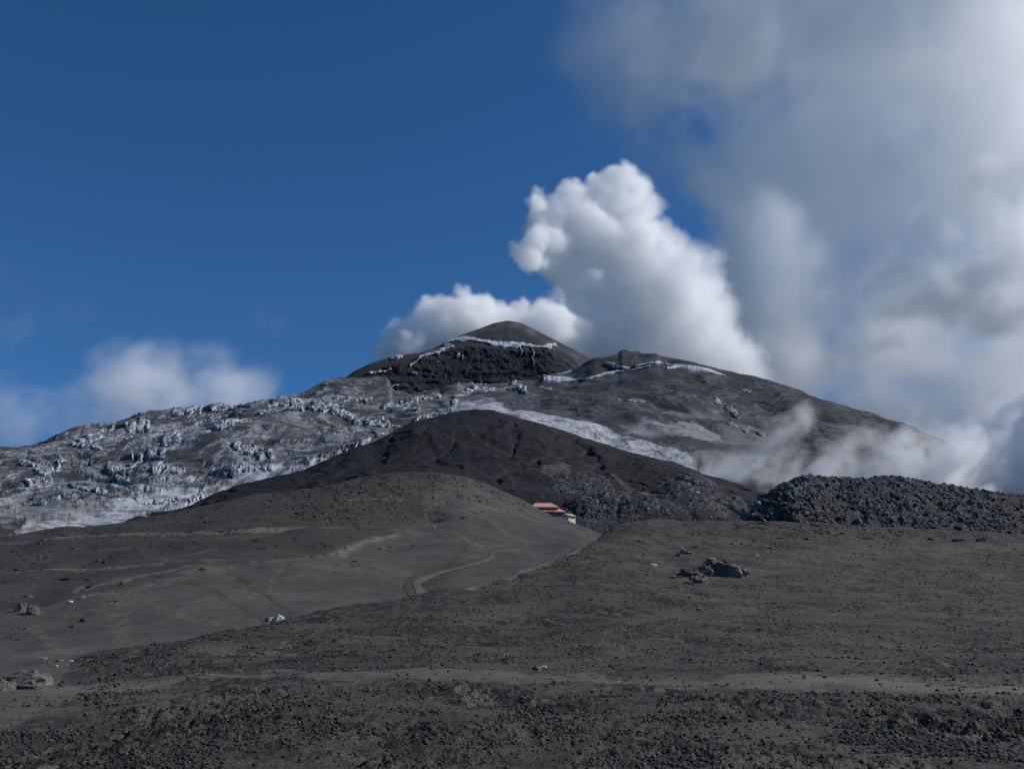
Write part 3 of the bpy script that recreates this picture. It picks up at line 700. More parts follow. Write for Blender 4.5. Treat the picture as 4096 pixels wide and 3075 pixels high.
oD1, vD1, fD1 = grid_mesh('summit_cone', X, Y, Z, cl, M_volc)

# ------------------------------------------------------------------ E: lava ridge, right
E_crest = [(2890, 2200, 330), (2940, 2120, 334), (2959, 2083, 336), (3008, 2022, 342), (3051, 1990, 348), (3081, 1966, 352), (3100, 1952, 356), (3154, 1946, 362), (3203, 1923, 372), (3273, 1910, 382), (3360, 1914, 392), (3468, 1917, 402), (3522, 1910, 408),
           (3614, 1911, 418), (3711, 1930, 425), (3873, 1957, 435), (4096, 1987, 445), (4600, 2060, 460), (5800, 2230, 480)]
E_foot = [(2890, 2260, 300), (2959, 2140, 304), (3100, 2135, 306), (3278, 2140, 308), (3711, 2160, 316), (4096, 2180, 320), (4600, 2220, 325), (5800, 2330, 330)]
ex = np.array([p[0] for p in E_crest]); ey = np.array([p[1] for p in E_crest]); ed = np.array([p[2] for p in E_crest])
e_m = []
for x in (2890, 2959, 3008, 3060, 3120, 3200, 3300, 3500, 3800, 4096, 4600, 5800):
    a = np.interp(x, ex, ey); b = np.interp(x, [p[0] for p in E_foot], [p[1] for p in E_foot]); dd = np.interp(x, ex, ed); df = np.interp(x, [p[0] for p in E_foot], [p[2] for p in E_foot])
    k = .55 if x > 3250 else .72
    e_m.append((x, b + (a - b) * k, df + (dd - df) * (.38 if x > 3250 else .25)))
E_rows = [(offs(E_foot, 90, .97), 20), (E_foot, 20), (e_m, 40), (E_crest, 16), (offs(E_crest, 16, 1.05), 30), (offs(E_crest, 350, 1.25), 60)]
PX, PY, X, Y, Z, S = loft(2890, 4900, 2.6, E_rows, [6, 90, 90, 8, 6])
cliffE = ss(3330, 3150, PX)
w3 = fbm(X / 6, Y / 6, Z / 6, 3)
e1, e2, ei = cells(X / 4.5 + w3 * .5, Y / 6 + w3 * .5, 41)
j1, j2, ji = cells(X / 1.7 + w3 * .5, Y / 2.2, 43)
env = ss(.8, 1.2, S)
Z = Z + env * ((.5 - e1) * 2.0 * (ei > .25) + (.5 - j1) * 1.1 * (ji > .2) + fbm(X / 18, Y / 24, 4., 3) * 1.3)
crag = ridged(X / 9 + w3 * .5, Z / 30, Y / 20, 4, .55)
Y = Y - env * cliffE * crag * 3.2
cE = np.ones(X.shape + (3,)) * np.array([.036, .036, .040])
cE *= (1 + .3 * fbm(X / 12, Y / 16, Z / 12, 4, .6))[..., None]
cE = mix(cE, (.075, .076, .082), (ji > .62) * ss(.45, .2, j1) * .8)
cE = mix(cE, (.018, .018, .021), ss(.12, .0, j2 - j1) * .5)
cE = mix(cE, (.052, .046, .041), ss(.1, .45, fbm(X / 22, Y / 30, 14., 3)) * (1 - cliffE) * .6)
cE = mix(cE, (.055, .050, .050), cliffE * ss(-.1, .4, crag - .6) * .6)
oE, vE, fE = grid_mesh('lava_ridge', X, Y, Z, cE, M_lava)
shE = X.shape

# far ground below everything, out to the horizon
gm = ground_mat('far_ground', [(.0008, 1.), (.004, .6)], 0, .3)
R = 40000.
gx, gy = np.meshgrid(np.linspace(-R, R, 9), np.linspace(-R, R, 9))
grid_mesh('ground', gx, gy, 0 * gx - 60, np.ones(gx.shape + (3,)) * np.array([.06, .055, .05]), gm)
print('terrain', time.time() - T0)


# ------------------------------------------------------------------ placement on terrain
def bvh(v, f):
    return BVHTree.FromPolygons([tuple(p) for p in v.tolist()], f.tolist())
def bvh_region(v, f, step=1):
    return bvh(v, f)
TREES = {}
def tree(k):
    if k not in TREES:
        v, shp = {'A': (vA, shA), 'B': (vB, shB), 'C': (vC, shC), 'E': (vE, shE)}[k]
        v = v.reshape(shp[0], shp[1], 3)[::2, ::2]
        i_ = np.arange(v.shape[0] * v.shape[1]).reshape(v.shape[:2])
        f = np.stack([i_[:-1, :-1], i_[:-1, 1:], i_[1:, 1:], i_[1:, :-1]], -1).reshape(-1, 4)
        TREES[k] = bvh(v.reshape(-1, 3), f)
    return TREES[k]


def hit(k, px, py):
    x, y, z = P(px, py, 100.)
    d = (Vector((x, y, z)) - Vector((0, 0, CAMZ))).normalized()
    best = None
    for kk in k:
        loc, nrm, i, dist = tree(kk).ray_cast(Vector((0, 0, CAMZ)), d)
        if loc is not None and (best is None or dist < best[1]):
            best = (loc, dist, nrm if nrm.z > 0 else -nrm)
    return best


# ------------------------------------------------------------------ rocks
def rock_mesh(name, mat, seed, sub=3, cuts=9, amp=.22, sx=1, sy=1, sz=.8, craggy=0.):
    """unit rock (half width 1), flat underside at z=0, chiselled by planes then roughened"""
    r = np.random.default_rng(seed)
    bm = bmesh.new(); bmesh.ops.create_icosphere(bm, subdivisions=sub, radius=1)
    v = np.array([q.co[:] for q in bm.verts])
    for i in range(cuts):
        n = r.normal(size=3); n /= np.linalg.norm(n)
        d = r.uniform(.55, .85)
        k = v @ n - d
        v = v - np.clip(k, 0, None)[:, None] * n * .92
    n1 = fbm(v[:, 0] * 1.3 + seed * 3.1, v[:, 1] * 1.3, v[:, 2] * 1.3, 4, .55)
    n2 = ridged(v[:, 0] * 1.9 + seed, v[:, 1] * 1.9, v[:, 2] * 1.9, 3, .5) - .5
    v = v * (1 + amp * n1 + craggy * n2)[:, None]
    v = v * np.array([sx, sy, sz])
    v /= max(np.abs(v[:, 0]).max(), 1e-3)
    v[:, 2] = np.where(v[:, 2] < -.25, -.25, v[:, 2]) + .12
    for q, c in zip(bm.verts, v): q.co = c
    me = bpy.data.meshes.new(name); bm.to_mesh(me); bm.free()
    me.materials.append(mat)
    return me


def place_rock(name, me, k, px, py, wpx, rot, hs=1., label=None, group=None, cat='rock', sink=.1, tilt=0, push=0.):
    h_ = hit(k, px, py)
    if h_ is None: return None
    loc, dist, nrm = h_
    s = wpx / 2 / F * dist
    o = bpy.data.objects.new(name, me); COL.objects.link(o)
    o.location = loc - Vector((0, 0, s * sink)) + Vector((0, push, 0))
    o.scale = (s, s, s * hs)
    o.rotation_euler = (tilt, tilt * .4, rot)
    if label: o['label'] = label
    if group: o['group'] = group
    o['category'] = cat
    return o


M_rk = rock_mat('lava_rock', (.045, .040, .036), (.175, .158, .143), 2.2, .06, .2)
M_rkd = rock_mat('dark_lava', (.022, .020, .0195), (.080, .075, .071), 2.2, .06, .4)
M_rkm = rock_mat('shaded_lava', (.026, .024, .022), (.135, .122, .112), 2.6, .09, .15)  # lava rock tone darkened evenly to stand for the boulders' shade
M_rkw = rock_mat('pale_rock', (.20, .20, .20), (.42, .42, .41), 1.7, .04, .15)
M_rkb = rock_mat('bluish_lava', (.030, .032, .037), (.115, .12, .132), 2.2, .1, .6)

heroes = [
    # px, py(base), width, hscale, rot, mat, sx,sy,sz, craggy, label
    (2905, 2304, 170, .62, .1, M_rk, (1, .6, .75), .22, 'largest grey boulder of the outcrop on the right slope, long and cracked'),
    (2818, 2302, 70, .85, 1.1, M_rk, (1, .8, .8), .16, 'upright grey boulder pressed against the left end of the largest outcrop boulder'),
    (2800, 2328, 56, .8, 2.2, M_rk, (1, .8, .8), .26, 'knobbly pale grey boulder lying in front of the outcrop'),
    (2757, 2304, 78, .62, .5, M_rkd, (1, .8, .8), .24, 'dark boulder at the left side of the right slope outcrop'),
    (2694, 2313, 34, .9, .9, M_rk, (1, .8, .9), .1, 'small peaked rock standing alone left of the outcrop'),
    (2745, 2334, 50, .3, 0, M_rkd, (1, .8, .8), .1, 'low flat dark slab at the front foot of the outcrop'),
    (2862, 2280, 110, .56, 2.6, M_rk, (1, .7, .8), .26, 'highest jagged boulder at the back of the outcrop'),
    (2940, 2288, 96, .5, 1.9, M_rk, (1, .7, .8), .24, 'rounded boulder at the right end of the outcrop with a black hollow'),
    (2770, 2318, 30, .9, 1.2, M_rk, (1, .8, .8), .2, 'small grey rock wedged between the knobbly boulder and the dark one'),
    (2722, 2308, 26, .5, 2.2, M_rkd, (1, .8, .8), .2, 'little dark rock left of the dark outcrop boulder'),
    (2608, 2262, 50, .5, .3, M_rkw, (1, .5, .7), .0, 'smooth white wedge shaped slab on the slope left of the outcrop'),
    (3012, 2220, 58, .32, .1, M_rk, (1, .6, .7), .03, 'long low tan slab on the slope above the outcrop'),
    (2746, 2212, 54, .55, .7, M_rk, (1, .7, .8), .18, 'broken grey rock in the middle of the small cluster above the outcrop'),
    (2714, 2192, 40, .45, 1.7, M_rk, (1, .7, .8), .18, 'flat broken rock at the top left of the cluster above the outcrop'),
    (2776, 2188, 50, .35, 2.9, M_rk, (1, .7, .8), .18, 'long thin rock at the top right of the cluster above the outcrop'),
    (2720, 2222, 30, .5, 2.1, M_rkd, (1, .7, .8), .1, 'small dark rock at the foot of the cluster above the outcrop'),
    (2602, 2330, 0, 1, 0, M_rk, (1, 1, 1), 0, None),
    (105, 2752, 186, .64, .15, M_rk, (1, .55, .7), .16, 'big rough boulder at the left edge beside the smooth sandy patch'),
    (158, 2744, 84, 1.0, 1.4, M_rk, (1, .8, .8), .08, 'round boulder joined to the right end of the big left edge boulder'),
    (8, 2762, 80, 1.0, 2.1, M_rk, (1, .8, .8), .14, 'jagged grey boulder cut by the left edge of the picture'),
    (146, 2712, 34, .8, .6, M_rkd, (1, .8, .8), .12, 'small dark rock perched behind the big left edge boulder'),
    (82, 2444, 56, .95, .4, M_rkm, (1, .75, .9), .02, 'smooth grey boulder, left one of a touching pair on the gully slope'),
    (124, 2456, 56, .95, 1.9, M_rkm, (1, .75, .9), .04, 'rounded grey boulder, right one of a touching pair on the gully slope'),
    (1110, 2483, 52, .95, .7, M_rkw, (1, .7, .8), .22, 'bright white jagged rock on the lip of the gully'),
    (1086, 2482, 30, .9, 2.2, M_rkw, (1, .7, .8), .22, 'small white rock at the left of the bright white jagged rock'),
    (1069, 2486, 20, 1.5, 1.2, M_rkd, (1, .8, .8), .05, 'black pointed shard beside the white rocks on the gully lip'),
    (2146, 2680, 42, 1.05, .3, M_rk, (1, .85, .85), .03, 'dark angular block standing alone on the pale foreground track'),
    (2178, 2668, 24, .6, 1.3, M_rkw, (1, .85, .85), .03, 'small pale stone behind the angular block on the foreground track'),
    (1718, 2724, 15, 1.8, .8, M_rkd, (1, .85, .85), .02, 'tiny upright black stone on the foreground track'),
    (176, 2634, 34, .4, .2, M_rkw, (1, .5, .6), .0, 'thin white tilted slab at the far edge of the sandy patch'),
    (240, 2644, 36, .5, 1.3, M_rk, (1, .8, .8), .1, 'pale low rock at the far edge of the sandy patch, right of the white slab'),
    (285, 2645, 15, 1, .3, M_rkw, (1, .8, .8), .1, 'tiny white peaked stone right of the pale low rock'),
    (226, 2664, 14, .6, .3, M_rkw, (1, .8, .8), .1, 'small white pebble lying out on the sandy patch'),
    (337, 2484, 26, .9, .9, M_rkd, (1, .9, .8), .0, 'dark cube shaped block on the gully slope'),
    (288, 2508, 22, .9, 1.9, M_rkd, (1, .9, .8), .1, 'dark lumpy rock below the cube shaped block'),
    (281, 2409, 24, .6, .2, M_rkw, (1, .8, .8), .05, 'small white rock on the ridge above the touching boulder pair'),
    (331, 2391, 26, .5, .6, M_rk, (1, .8, .8), .05, 'pale flat rock on the ridge right of the small white rock'),
    (112, 2386, 40, .45, .6, M_rk, (1, .8, .8), .15, 'pale topped low rock near the left edge below the lower path'),
    (262, 2318, 46, .42, .1, M_rkd, (1, .8, .8), .15, 'black flat rock alone on the dark slope below the lower path'),
    (352, 2320, 28, .5, .1, M_rkd, (1, .8, .8), .15, 'dark rock right of the black flat rock'),
    (357, 2350, 26, .8, .5, M_rkd, (1, .8, .8), .12, 'dark knobbed rock left end of the ridge path'),
    (487, 2338, 22, 1.2, 1.5, M_rkd, (1, .8, .8), .15, 'small spiky rock standing beside the ridge path'),
    (502, 2930, 46, .8, .7, M_rk, (1, .7, .8), .2, 'pale knobbly rock beside a shaded hollow low in the foreground'),
    (440, 2952, 84, .38, .25, M_rkd, (1, .5, .7), .2, 'low dark crust standing in for shade left of the pale knobbly rock in the foreground'),  # this and the next: dark rocks filling in for the hollow's shade
    (352, 2975, 50, .3, .45, M_rkd, (1, .5, .7), .2, 'thin dark crust standing in for shade lying lowest left of the foreground hollow'),
    (2366, 2400, 14, 1.1, .3, M_rkd, (1, .8, .8), .1, 'small black stone on the middle of the foreground slope'),
    (2500, 2406, 12, 1.1, 1.3, M_rkd, (1, .8, .8), .1, 'tiny black stone right of the small black stone on the slope'),
    (2279, 2337, 14, .9, 1.3, M_rk, (1, .8, .8), .1, 'small grey stone on the slope below the gully rim'),
    (2557, 2165, 18, .8, .3, M_rk, (1, .8, .8), .1, 'small round stone at the slope top near the mound'),
    (3830, 2163, 56, .42, .3, M_rkd, (1, .8, .8), .2, 'dark broken rock at the right below the lava ridge, larger of two'),
    (3928, 2161, 38, .55, 1.3, M_rkd, (1, .8, .8), .2, 'dark broken rock at the right below the lava ridge, smaller of two'),
    (3724, 2158, 26, .5, 1.3, M_rkd, (1, .8, .8), .1, 'dark low rock left of the two broken rocks below the lava ridge'),
]
for i, (px, py, wd, hs_, rt, mt, (sx, sy, sz), crg, lab) in enumerate(heroes):
    if not wd: continue
    me = rock_mesh('boulder' if wd > 40 else 'rock', mt, 100 + i, 4 if wd > 40 else 3, 9, .2, sx, sy, sz, crg)
    if 2735 < px < 2960 and py > 2260: wd *= 1.16
    place_rock('boulder' if wd > 40 else 'rock', me, 'AB', px, py, wd * 1.12, rt if abs(rt) < .5 else rt * .25, hs_ * 1.25, lab, None, 'boulder' if wd > 40 else 'rock', .03 if wd > 60 else .1)

# lava rocks on the upper ash slope: clusters seen in the photo
cl7 = [(40, 245), (100, 240), (470, 250), (610, 235), (730, 230), (160, 325), (300, 315), (550, 350), (1150, 215), (1320, 150), (1520, 150), (1130, 330), (900, 320), (1010, 365), (1330, 350), (1480, 310), (600, 415), (350, 415), (280, 425), (180, 435),
       (270, 465), (130, 505), (385, 512), (770, 445), (1760, 200), (1890, 295), (1690, 240), (1400, 255), (1950, 350), (2050, 330), (1840, 460), (1500, 500), (1180, 555), (1640, 225), (1730, 240), (850, 405), (1060, 410), (1300, 300), (2140, 130),
       (50, 1010), (95, 1015), (140, 1015), (150, 930), (200, 938), (1850, 680), (820, 735)]
cl8 = [(50, 385), (90, 445), (560, 420), (490, 270), (380, 200), (270, 120), (450, 60), (820, 25), (720, 70), (850, 155), (1040, 155), (720, 220), (660, 380), (800, 265), (650, 560), (780, 540), (630, 625), (1210, 415), (1030, 430), (1660, 180), (1830, 60),
       (480, 600), (880, 250), (760, 640), (1380, 180), (1400, 230), (560, 150), (350, 180), (200, 60), (760, 570), (1570, 210)]
pts = [(x * .5425, 2000 + y * .5425) for x, y in cl7] + [(1000 + x * .5425, 1950 + y * .5425) for x, y in cl8]
protoD = [rock_mesh('lava_rock', M_rkd, 300 + i, 2, 7, .3, 1, .7, .6, .25) for i in range(7)]
spots = []
for cx_, cy_ in pts:
    n = int(rng.integers(3, 6))
    for j in range(n):
        w_ = rng.uniform(9, 26) if j else rng.uniform(20, 36)
        spots.append((cx_ + rng.normal() * 20 * (j > 0), cy_ + 4 + rng.normal() * 5 * (j > 0), w_))
def lay(name, protos, where, spots, label, group, cat, hsr=(.45, .8), cap=300, stuff=None):
    spots = sorted(spots, key=lambda q: -q[2])
    n = 0
    rest = []
    for px, py, wd in spots:
        if n < cap:
            o = place_rock(name, protos[int(rng.integers(len(protos)))], where, px, py, wd, rng.uniform(0, 6.28), rng.uniform(*hsr), label, group, cat, .12)
            n += o is not None
        else:
            rest.append((px, py, wd))
    return rest
r1 = lay('lava_rock', protoD, 'AB', spots, 'small dark lava rock lying in a cluster on the ash slope at the left', 'dark lava rocks scattered on the left ash slope', 'rock', (.35, .7))


def scatter_mesh(name, protos, items, mat, label):
    """many small stones nobody could count -> ONE stuff object; items: (Vector loc, size, hs, rot)"""
    V, Fc, off = [], [], 0
    pv = []
    for me in protos:
        a = np.empty(len(me.vertices) * 3); me.vertices.foreach_get('co', a)
        f = np.array([p.vertices[:] for p in me.polygons])
        pv.append((a.reshape(-1, 3), f))
    for loc, s, hs_, rt in items:
        a, f = pv[int(rng.integers(len(pv)))]
        c, sn = math.cos(rt), math.sin(rt)
        b = np.stack([(a[:, 0] * c - a[:, 1] * sn) * s + loc[0], (a[:, 0] * sn + a[:, 1] * c) * s + loc[1], a[:, 2] * s * hs_ + loc[2] - s * .1], 1)
        V.append(b); Fc.append(f + off); off += len(a)
    V = np.concatenate(V).astype(np.float32); Fc = np.concatenate(Fc).astype(np.int32)
    me = bpy.data.meshes.new(name)
    me.vertices.add(len(V)); me.vertices.foreach_set('co', V.ravel())
    me.loops.add(Fc.size); me.loops.foreach_set('vertex_index', Fc.ravel())
    me.polygons.add(len(Fc)); me.polygons.foreach_set('loop_start', np.arange(0, Fc.size, 3, dtype=np.int32))
    me.update(calc_edges=True); me.materials.append(mat)
    o = bpy.data.objects.new(name, me); COL.objects.link(o)
    o['kind'] = 'stuff'; o['label'] = label
    return o


def geo_mat(name, col, col2, scale, bump):
    """like rock_mat but in world position, stone-to-stone variation from coarse noise"""
    m = rock_mat(name, col, col2, scale, bump, 0)
    t = m.node_tree
    ge = t.nodes.new('ShaderNodeNewGeometry')
    for n in t.nodes:
        if n.type == 'TEX_NOISE': t.links.new(ge.outputs['Position'], n.inputs['Vector'])
        if n.type == 'MAP_RANGE':
            t.links.new(ge.outputs['Random Per Island'], n.inputs['Value']); n.inputs['To Min'].default_value = .45; n.inputs['To Max'].default_value = 1.7
    return m


def grid_items(v, n, weight, smin, smax, power=3, hs=(.5, 1.), seed=0, kpy=None):
    """stones on randomly picked vertices of a terrain grid (its grid is even in angle, so the picks are too)"""
    r = np.random.default_rng(900 + seed)
    X_, Y_, Z_ = v[:, 0].astype(float), v[:, 1].astype(float), v[:, 2].astype(float)
    px, py = to_px(X_, Y_, Z_)
    w_ = weight(px, py, X_, Y_)
    w_ = np.where((px > -150) & (px < 4250) & (py < 3150), w_, 0)
    i = r.choice(len(v), n, p=w_ / w_.sum())
    D_ = np.sqrt(X_[i] ** 2 + Y_[i] ** 2 + (Z_[i] - CAMZ) ** 2)
    k = 1 if kpy is None else kpy(py[i])
    s_ = (smin + (smax - smin) * r.random(n) ** power) * k / 2 / F * D_
    jx = r.normal(size=n) * s_ * .8; jy = r.normal(size=n) * s_ * .8
    return [((X_[a] + jx[q], Y_[a] + jy[q], Z_[a]), s_[q], r.uniform(*hs), r.uniform(0, 6.28)) for q, a in enumerate(i)]


def region_items(where, n, sampler, smin, smax):
    out = []
    for _ in range(n):
        px, py, k = sampler()
        h_ = hit(where, px, py)
        if h_ is None: continue
        s = (smin + (smax - smin) * rng.random() ** 3) * k / 2 / F * h_[1]
        out.append((h_[0], s, rng.uniform(.5, 1.), rng.uniform(0, 6.28)))
    return out


protoS = [rock_mesh('stone', M_rkd, 400 + i, 1, 4, .5, 1, .75, .9, .35) for i in range(10)]
# loose stones on the left ash slope
def sB():
    while True:
        px = rng.uniform(-200, 2100)
        lo = np.interp(px, bcx, bcy); hi = np.interp(px, bx, by) + 25
        py = rng.uniform(lo, hi)
        dn = .25 + 1.2 * math.exp(-((px - 1350) / 450) ** 2) * (1 if py < 2080 else .25)
        if rng.random() < dn / 1.4 and float(noise(px / 90., py / 25., 3.)) > -.25: return px, py, 1
def sBf():
    px = rng.uniform(-100, 2300); hi = np.interp(px, acx, acy)
    lo = np.interp(px, bx, by)
    return px, rng.uniform(min(lo, hi), hi), .6
itB = region_items('AB', 2600, sB, 3, 15) + region_items('AB', 260, sBf, 3, 9)
for px, py, wd in r1:
    h_ = hit('AB', px, py)
    if h_: itB.append((h_[0], wd / 2 / F * h_[1], .5, rng.uniform(0, 6)))
M_st1 = geo_mat('slope_stones', (.026, .024, .024), (.075, .070, .066), .8, .05)
scatter_mesh('loose_stones', protoS, itB, M_st1, 'small loose dark stones strewn over the left ash slope')
# white specks of pumice
def sW():
    px = rng.uniform(200, 2500); return px, rng.uniform(np.interp(px, bx, by) if px < 2300 else 2150, np.interp(px, acx, acy) + 160), 1
M_st2 = geo_mat('pumice', (.20, .20, .19), (.38, .38, .37), 1., .02)
scatter_mesh('pumice_bits', protoS, region_items('AB', 130, sW, 3, 7), M_st2, 'small pale pumice bits dotted over the slopes')

# stones on the right slope below the lava ridge
def sR():
    while True:
        px = rng.normal(3180, 260); py = 2085 + abs(rng.normal()) * 55
        if py > np.interp(px, acx, acy) + 3: return px, py, 1
spR = []
for _ in range(150):
    px, py, _k = sR(); spR.append((px, py, rng.uniform(8, 26)))
for cx_, cy_ in [(3050, 2090), (3200, 2098), (3270, 2105), (3170, 2130), (3290, 2125), (3330, 2140), (3110, 2180), (3130, 2170), (3600, 2140), (3560, 2130)]:
    for j in range(5): spR.append((cx_ + rng.normal() * 16, cy_ + rng.normal() * 5, rng.uniform(10, 24)))
lay('slope_rock', [rock_mesh('slope_rock', M_rkd, 340 + i, 2, 7, .3, 1, .8, .7, .2) for i in range(6)], 'A', spR, 'small dark rock strewn on the slope in front of the lava ridge', 'dark rocks strewn in front of the lava ridge', 'rock', (.5, .85))
def sR2():
    px = rng.uniform(2450, 4300); return px, np.interp(px, acx, acy) + 2 + abs(rng.normal()) * 70, 1
scatter_mesh('slope_stones', protoS, region_items('A', 900, sR2, 3, 9), M_st1, 'fine dark stones covering the top of the right slope')

# gravel of the near foreground: real clods that catch the low sun
def wG(px, py, X_, Y_):
    w_ = np.where(py > np.interp(px, acx, acy) + 4, 1., 0.)
    cl_ = fbm(X_ / 2.2, Y_ / 3.5, 9., 4, .6)
    w_ = w_ * (.10 + ss(-.1, .55, cl_))
    w_ = w_ * np.where((px < 330) & (py > 2620) & (py < 2870), .06, 1)
    tr = np.abs(py - np.interp(px, [740, 2048, 2974, 3437, 4096], [2722, 2704, 2714, 2737, 2768]))
    w_ = w_ * (1 - .8 * ss(46, 18, tr) * (px > 600))
    w_ = w_ * (1 - .7 * ss(2300, 2200, py) * (px > 2600))
    return w_
M_st3 = geo_mat('cinder_clods', (.010, .0095, .010), (.056, .052, .047), 6., .01)
scatter_mesh('cinder_gravel', protoS, grid_items(vA, 52000, wG, 4, 18, 3.0, (.6, 1.15), 1, lambda p: .55 + .95 * ss(2250, 3050, p)), M_st3, 'dark cinder gravel covering the near foreground slope')

# blocks on the lava ridge
def sE():
    px = rng.uniform(2965, 4250)
    top = np.interp(px, ex, ey); bot = np.interp(px, acx, acy)
    return px, top + (bot - top) * rng.uniform(0.0, 1.0), 1
protoE = [rock_mesh('lava_block', M_rkb, 500 + i, 3, 9, .3, 1, .85, .95, .3) for i in range(8)]
spE = []
for _ in range(280):
    px, py, _k = sE(); spE.append((px, max(py, np.interp(px, ex, ey) + 3), 12 + 34 * rng.random() ** 3))
for _i in range(16):
    px = rng.uniform(2990, 3290); spE.append((px, rng.uniform(np.interp(px, ex, ey) + 12, 2085), rng.uniform(38, 80)))
lay('lava_block', protoE, 'E', spE, 'dark blue grey lava block lying on the rubble covered ridge at the right', 'lava blocks on the right ridge', 'rock', (.9, 1.3), 300)
def wE(px, py, X_, Y_):
    return np.where((px > 2960) & (py > np.interp(px, ex, ey) - 4) & (py < np.interp(px, acx, acy) + 8), .04 + ss(-.15, .35, fbm(X_ / 9, Y_ / 14, 5., 3)), 0.)
M_st4 = geo_mat('ridge_rubble', (.024, .025, .029), (.115, .118, .128), .6, .1)
scatter_mesh('ridge_rubble', protoS, grid_items(vE, 13000, wE, 3, 20, 3.2, (.7, 1.2), 2), M_st4, 'bluish grey lava rubble covering the ridge at the right')

# boulder fields round the huts
def sC():
    while True:
        c = [(2330, 1955, 100, 34), (2450, 2040, 130, 26), (2760, 1985, 95, 38), (2880, 2045, 90, 20), (2600, 2070, 150, 12), (2330, 2105, 50, 20), (2440, 2100, 70, 22)][int(rng.integers(7))]
        px, py = rng.normal(c[0], c[2]), rng.normal(c[1], c[3])
        if py < np.interp(px, acx, acy) - 2 and py > 1895 and not (2100 < px < 2345 and 1995 < py < 2095): return px, py, 1
protoC = [rock_mesh('moraine_boulder', M_rkb, 560 + i, 2, 9, .22, 1, .8, .85, .1) for i in range(8)]
spC = []
for _ in range(240):
    px, py, _k = sC(); spC.append((px, py, rng.uniform(6, 19)))
lay('moraine_boulder', protoC, 'C', spC, 'grey boulder in the moraine rubble around the refuge huts', 'boulders around the refuge huts', 'rock', (.6, 1.0), 300)
scatter_mesh('moraine_rubble', protoS, region_items('C', 5000, sC, 3, 10), geo_mat('moraine', (.036, .038, .042), (.15, .155, .165), .3, .2), 'bluish grey rubble on the mounds around the refuge huts')
for px, py, wd in [(2788, 1972, 20), (2760, 1960, 14)]:
    place_rock('rock', rock_mesh('rock', M_rkw, 640 + int(px), 2, 8, .2), 'C', px, py, wd, .5, 1., 'pale yellowish boulder on top of the right rubble mound, ' + ('larger' if wd > 15 else 'smaller') + ' of two', None, 'rock', .1)
print('rocks', time.time() - T0)

# ------------------------------------------------------------------ dirt road in the gully (strip laid on the hill)
road = [(1682, 2400, 66), (1654, 2364, 58), (1638, 2332, 48), (1672, 2303, 32), (1760, 2276, 21), (1868, 2249, 17), (1950, 2228, 16), (1974, 2213, 16), (1966, 2200, 13), (2000, 2190, 9), (2060, 2184, 5), (2140, 2184, 4), (2195, 2186, 3)]
def strip(name, pts, mat, lift, nacross=7, label=None, along=90):
    a = np.array(pts, float)
    tt = np.concatenate([[0], np.cumsum(np.hypot(np.diff(a[:, 0]), np.diff(a[:, 1])))])
    t = np.linspace(0, tt[-1], along)
    px = smooth(np.interp(t, tt, a[:, 0]), 7); py = smooth(np.interp(t, tt, a[:, 1]), 7); wd = smooth(np.interp(t, tt, a[:, 2]), 7)
    dx, dy = np.gradient(px), np.gradient(py); l = np.hypot(dx, dy); nx, ny = -dy / l, dx / l
    G = []
    for i in range(along):
        row = []
        for j in range(nacross):
            s = (j / (nacross - 1) - .5) * wd[i] * (1 + .1 * math.sin(i * .9 + j))
            h_ = hit('B', px[i] + nx[i] * s, py[i] + ny[i] * s)
            row.append(tuple(h_[0] + Vector((0, 0, lift)) - (h_[0] - Vector((0, 0, CAMZ))).normalized() * lift * 2) if h_ else row[-1])
        G.append(row)
    G = np.array(G)
    return grid_mesh(name, G[..., 0], G[..., 1], G[..., 2], np.ones(G.shape) * np.array([1., 1., 1.]), mat, label)
def flat_ground(name, c1, c2, sc_):
    m = rock_mat(name, c1, c2, sc_, .03, 0)
    return m
strip('dirt_road', road, flat_ground('road_dirt', (.040, .030, .021), (.064, .047, .033), .6), .05)
shoulder = [(x + (26 if y > 2290 else 0) + (10 if 2290 >= y > 2240 else 0), y + (13 if y <= 2310 else 0) - (2 if y < 2210 else 0), max(3, w_ * .55)) for x, y, w_ in road[:-3]]
strip('road_shoulder', shoulder, flat_ground('road_berm', (.080, .068, .057), (.110, .093, .078), .5), .09)

# ------------------------------------------------------------------ refuge huts
M_roof = plain_mat('red_roof', (.50, .27, .22), .55, .08, .4)
M_trim = plain_mat('red_trim', (.30, .06, .045), .6, .1)
M_wall = plain_mat('cream_wall', (.22, .205, .185), .9, .12, .6)
M_cream = plain_mat('pale_cream_wall', (.55, .50, .36), .9, .08, .6)
M_glass = plain_mat('dark_window', (.025, .03, .035), .25, .05)
M_stone = plain_mat('stone_base', (.11, .105, .10), .9, .3, 1.2)
M_concrete = plain_mat('grey_concrete', (.10, .10, .105), .9, .2, .8)
M_metal = plain_mat('mast_metal', (.25, .25, .26), .5, .05)


def mobj(name, bm, mat, parent=None):
    me = bpy.data.meshes.new(name); bmesh.ops.recalc_face_normals(bm, faces=bm.faces); bm.to_mesh(me); bm.free()
    me.materials.append(mat)
    o = bpy.data.objects.new(name, me); COL.objects.link(o)
    if parent: o.parent = parent
    return o


def box(bm, x0, x1, y0, y1, z0, z1):
    vs_ = [bm.verts.new((x, y, z)) for z in (z0, z1) for x, y in ((x0, y0), (x1, y0), (x1, y1), (x0, y1))]
    for f in ((3, 2, 1, 0), (4, 5, 6, 7), (0, 1, 5, 4), (1, 2, 6, 5), (2, 3, 7, 6), (3, 0, 4, 7)):
        bm.faces.new([vs_[i] for i in f])


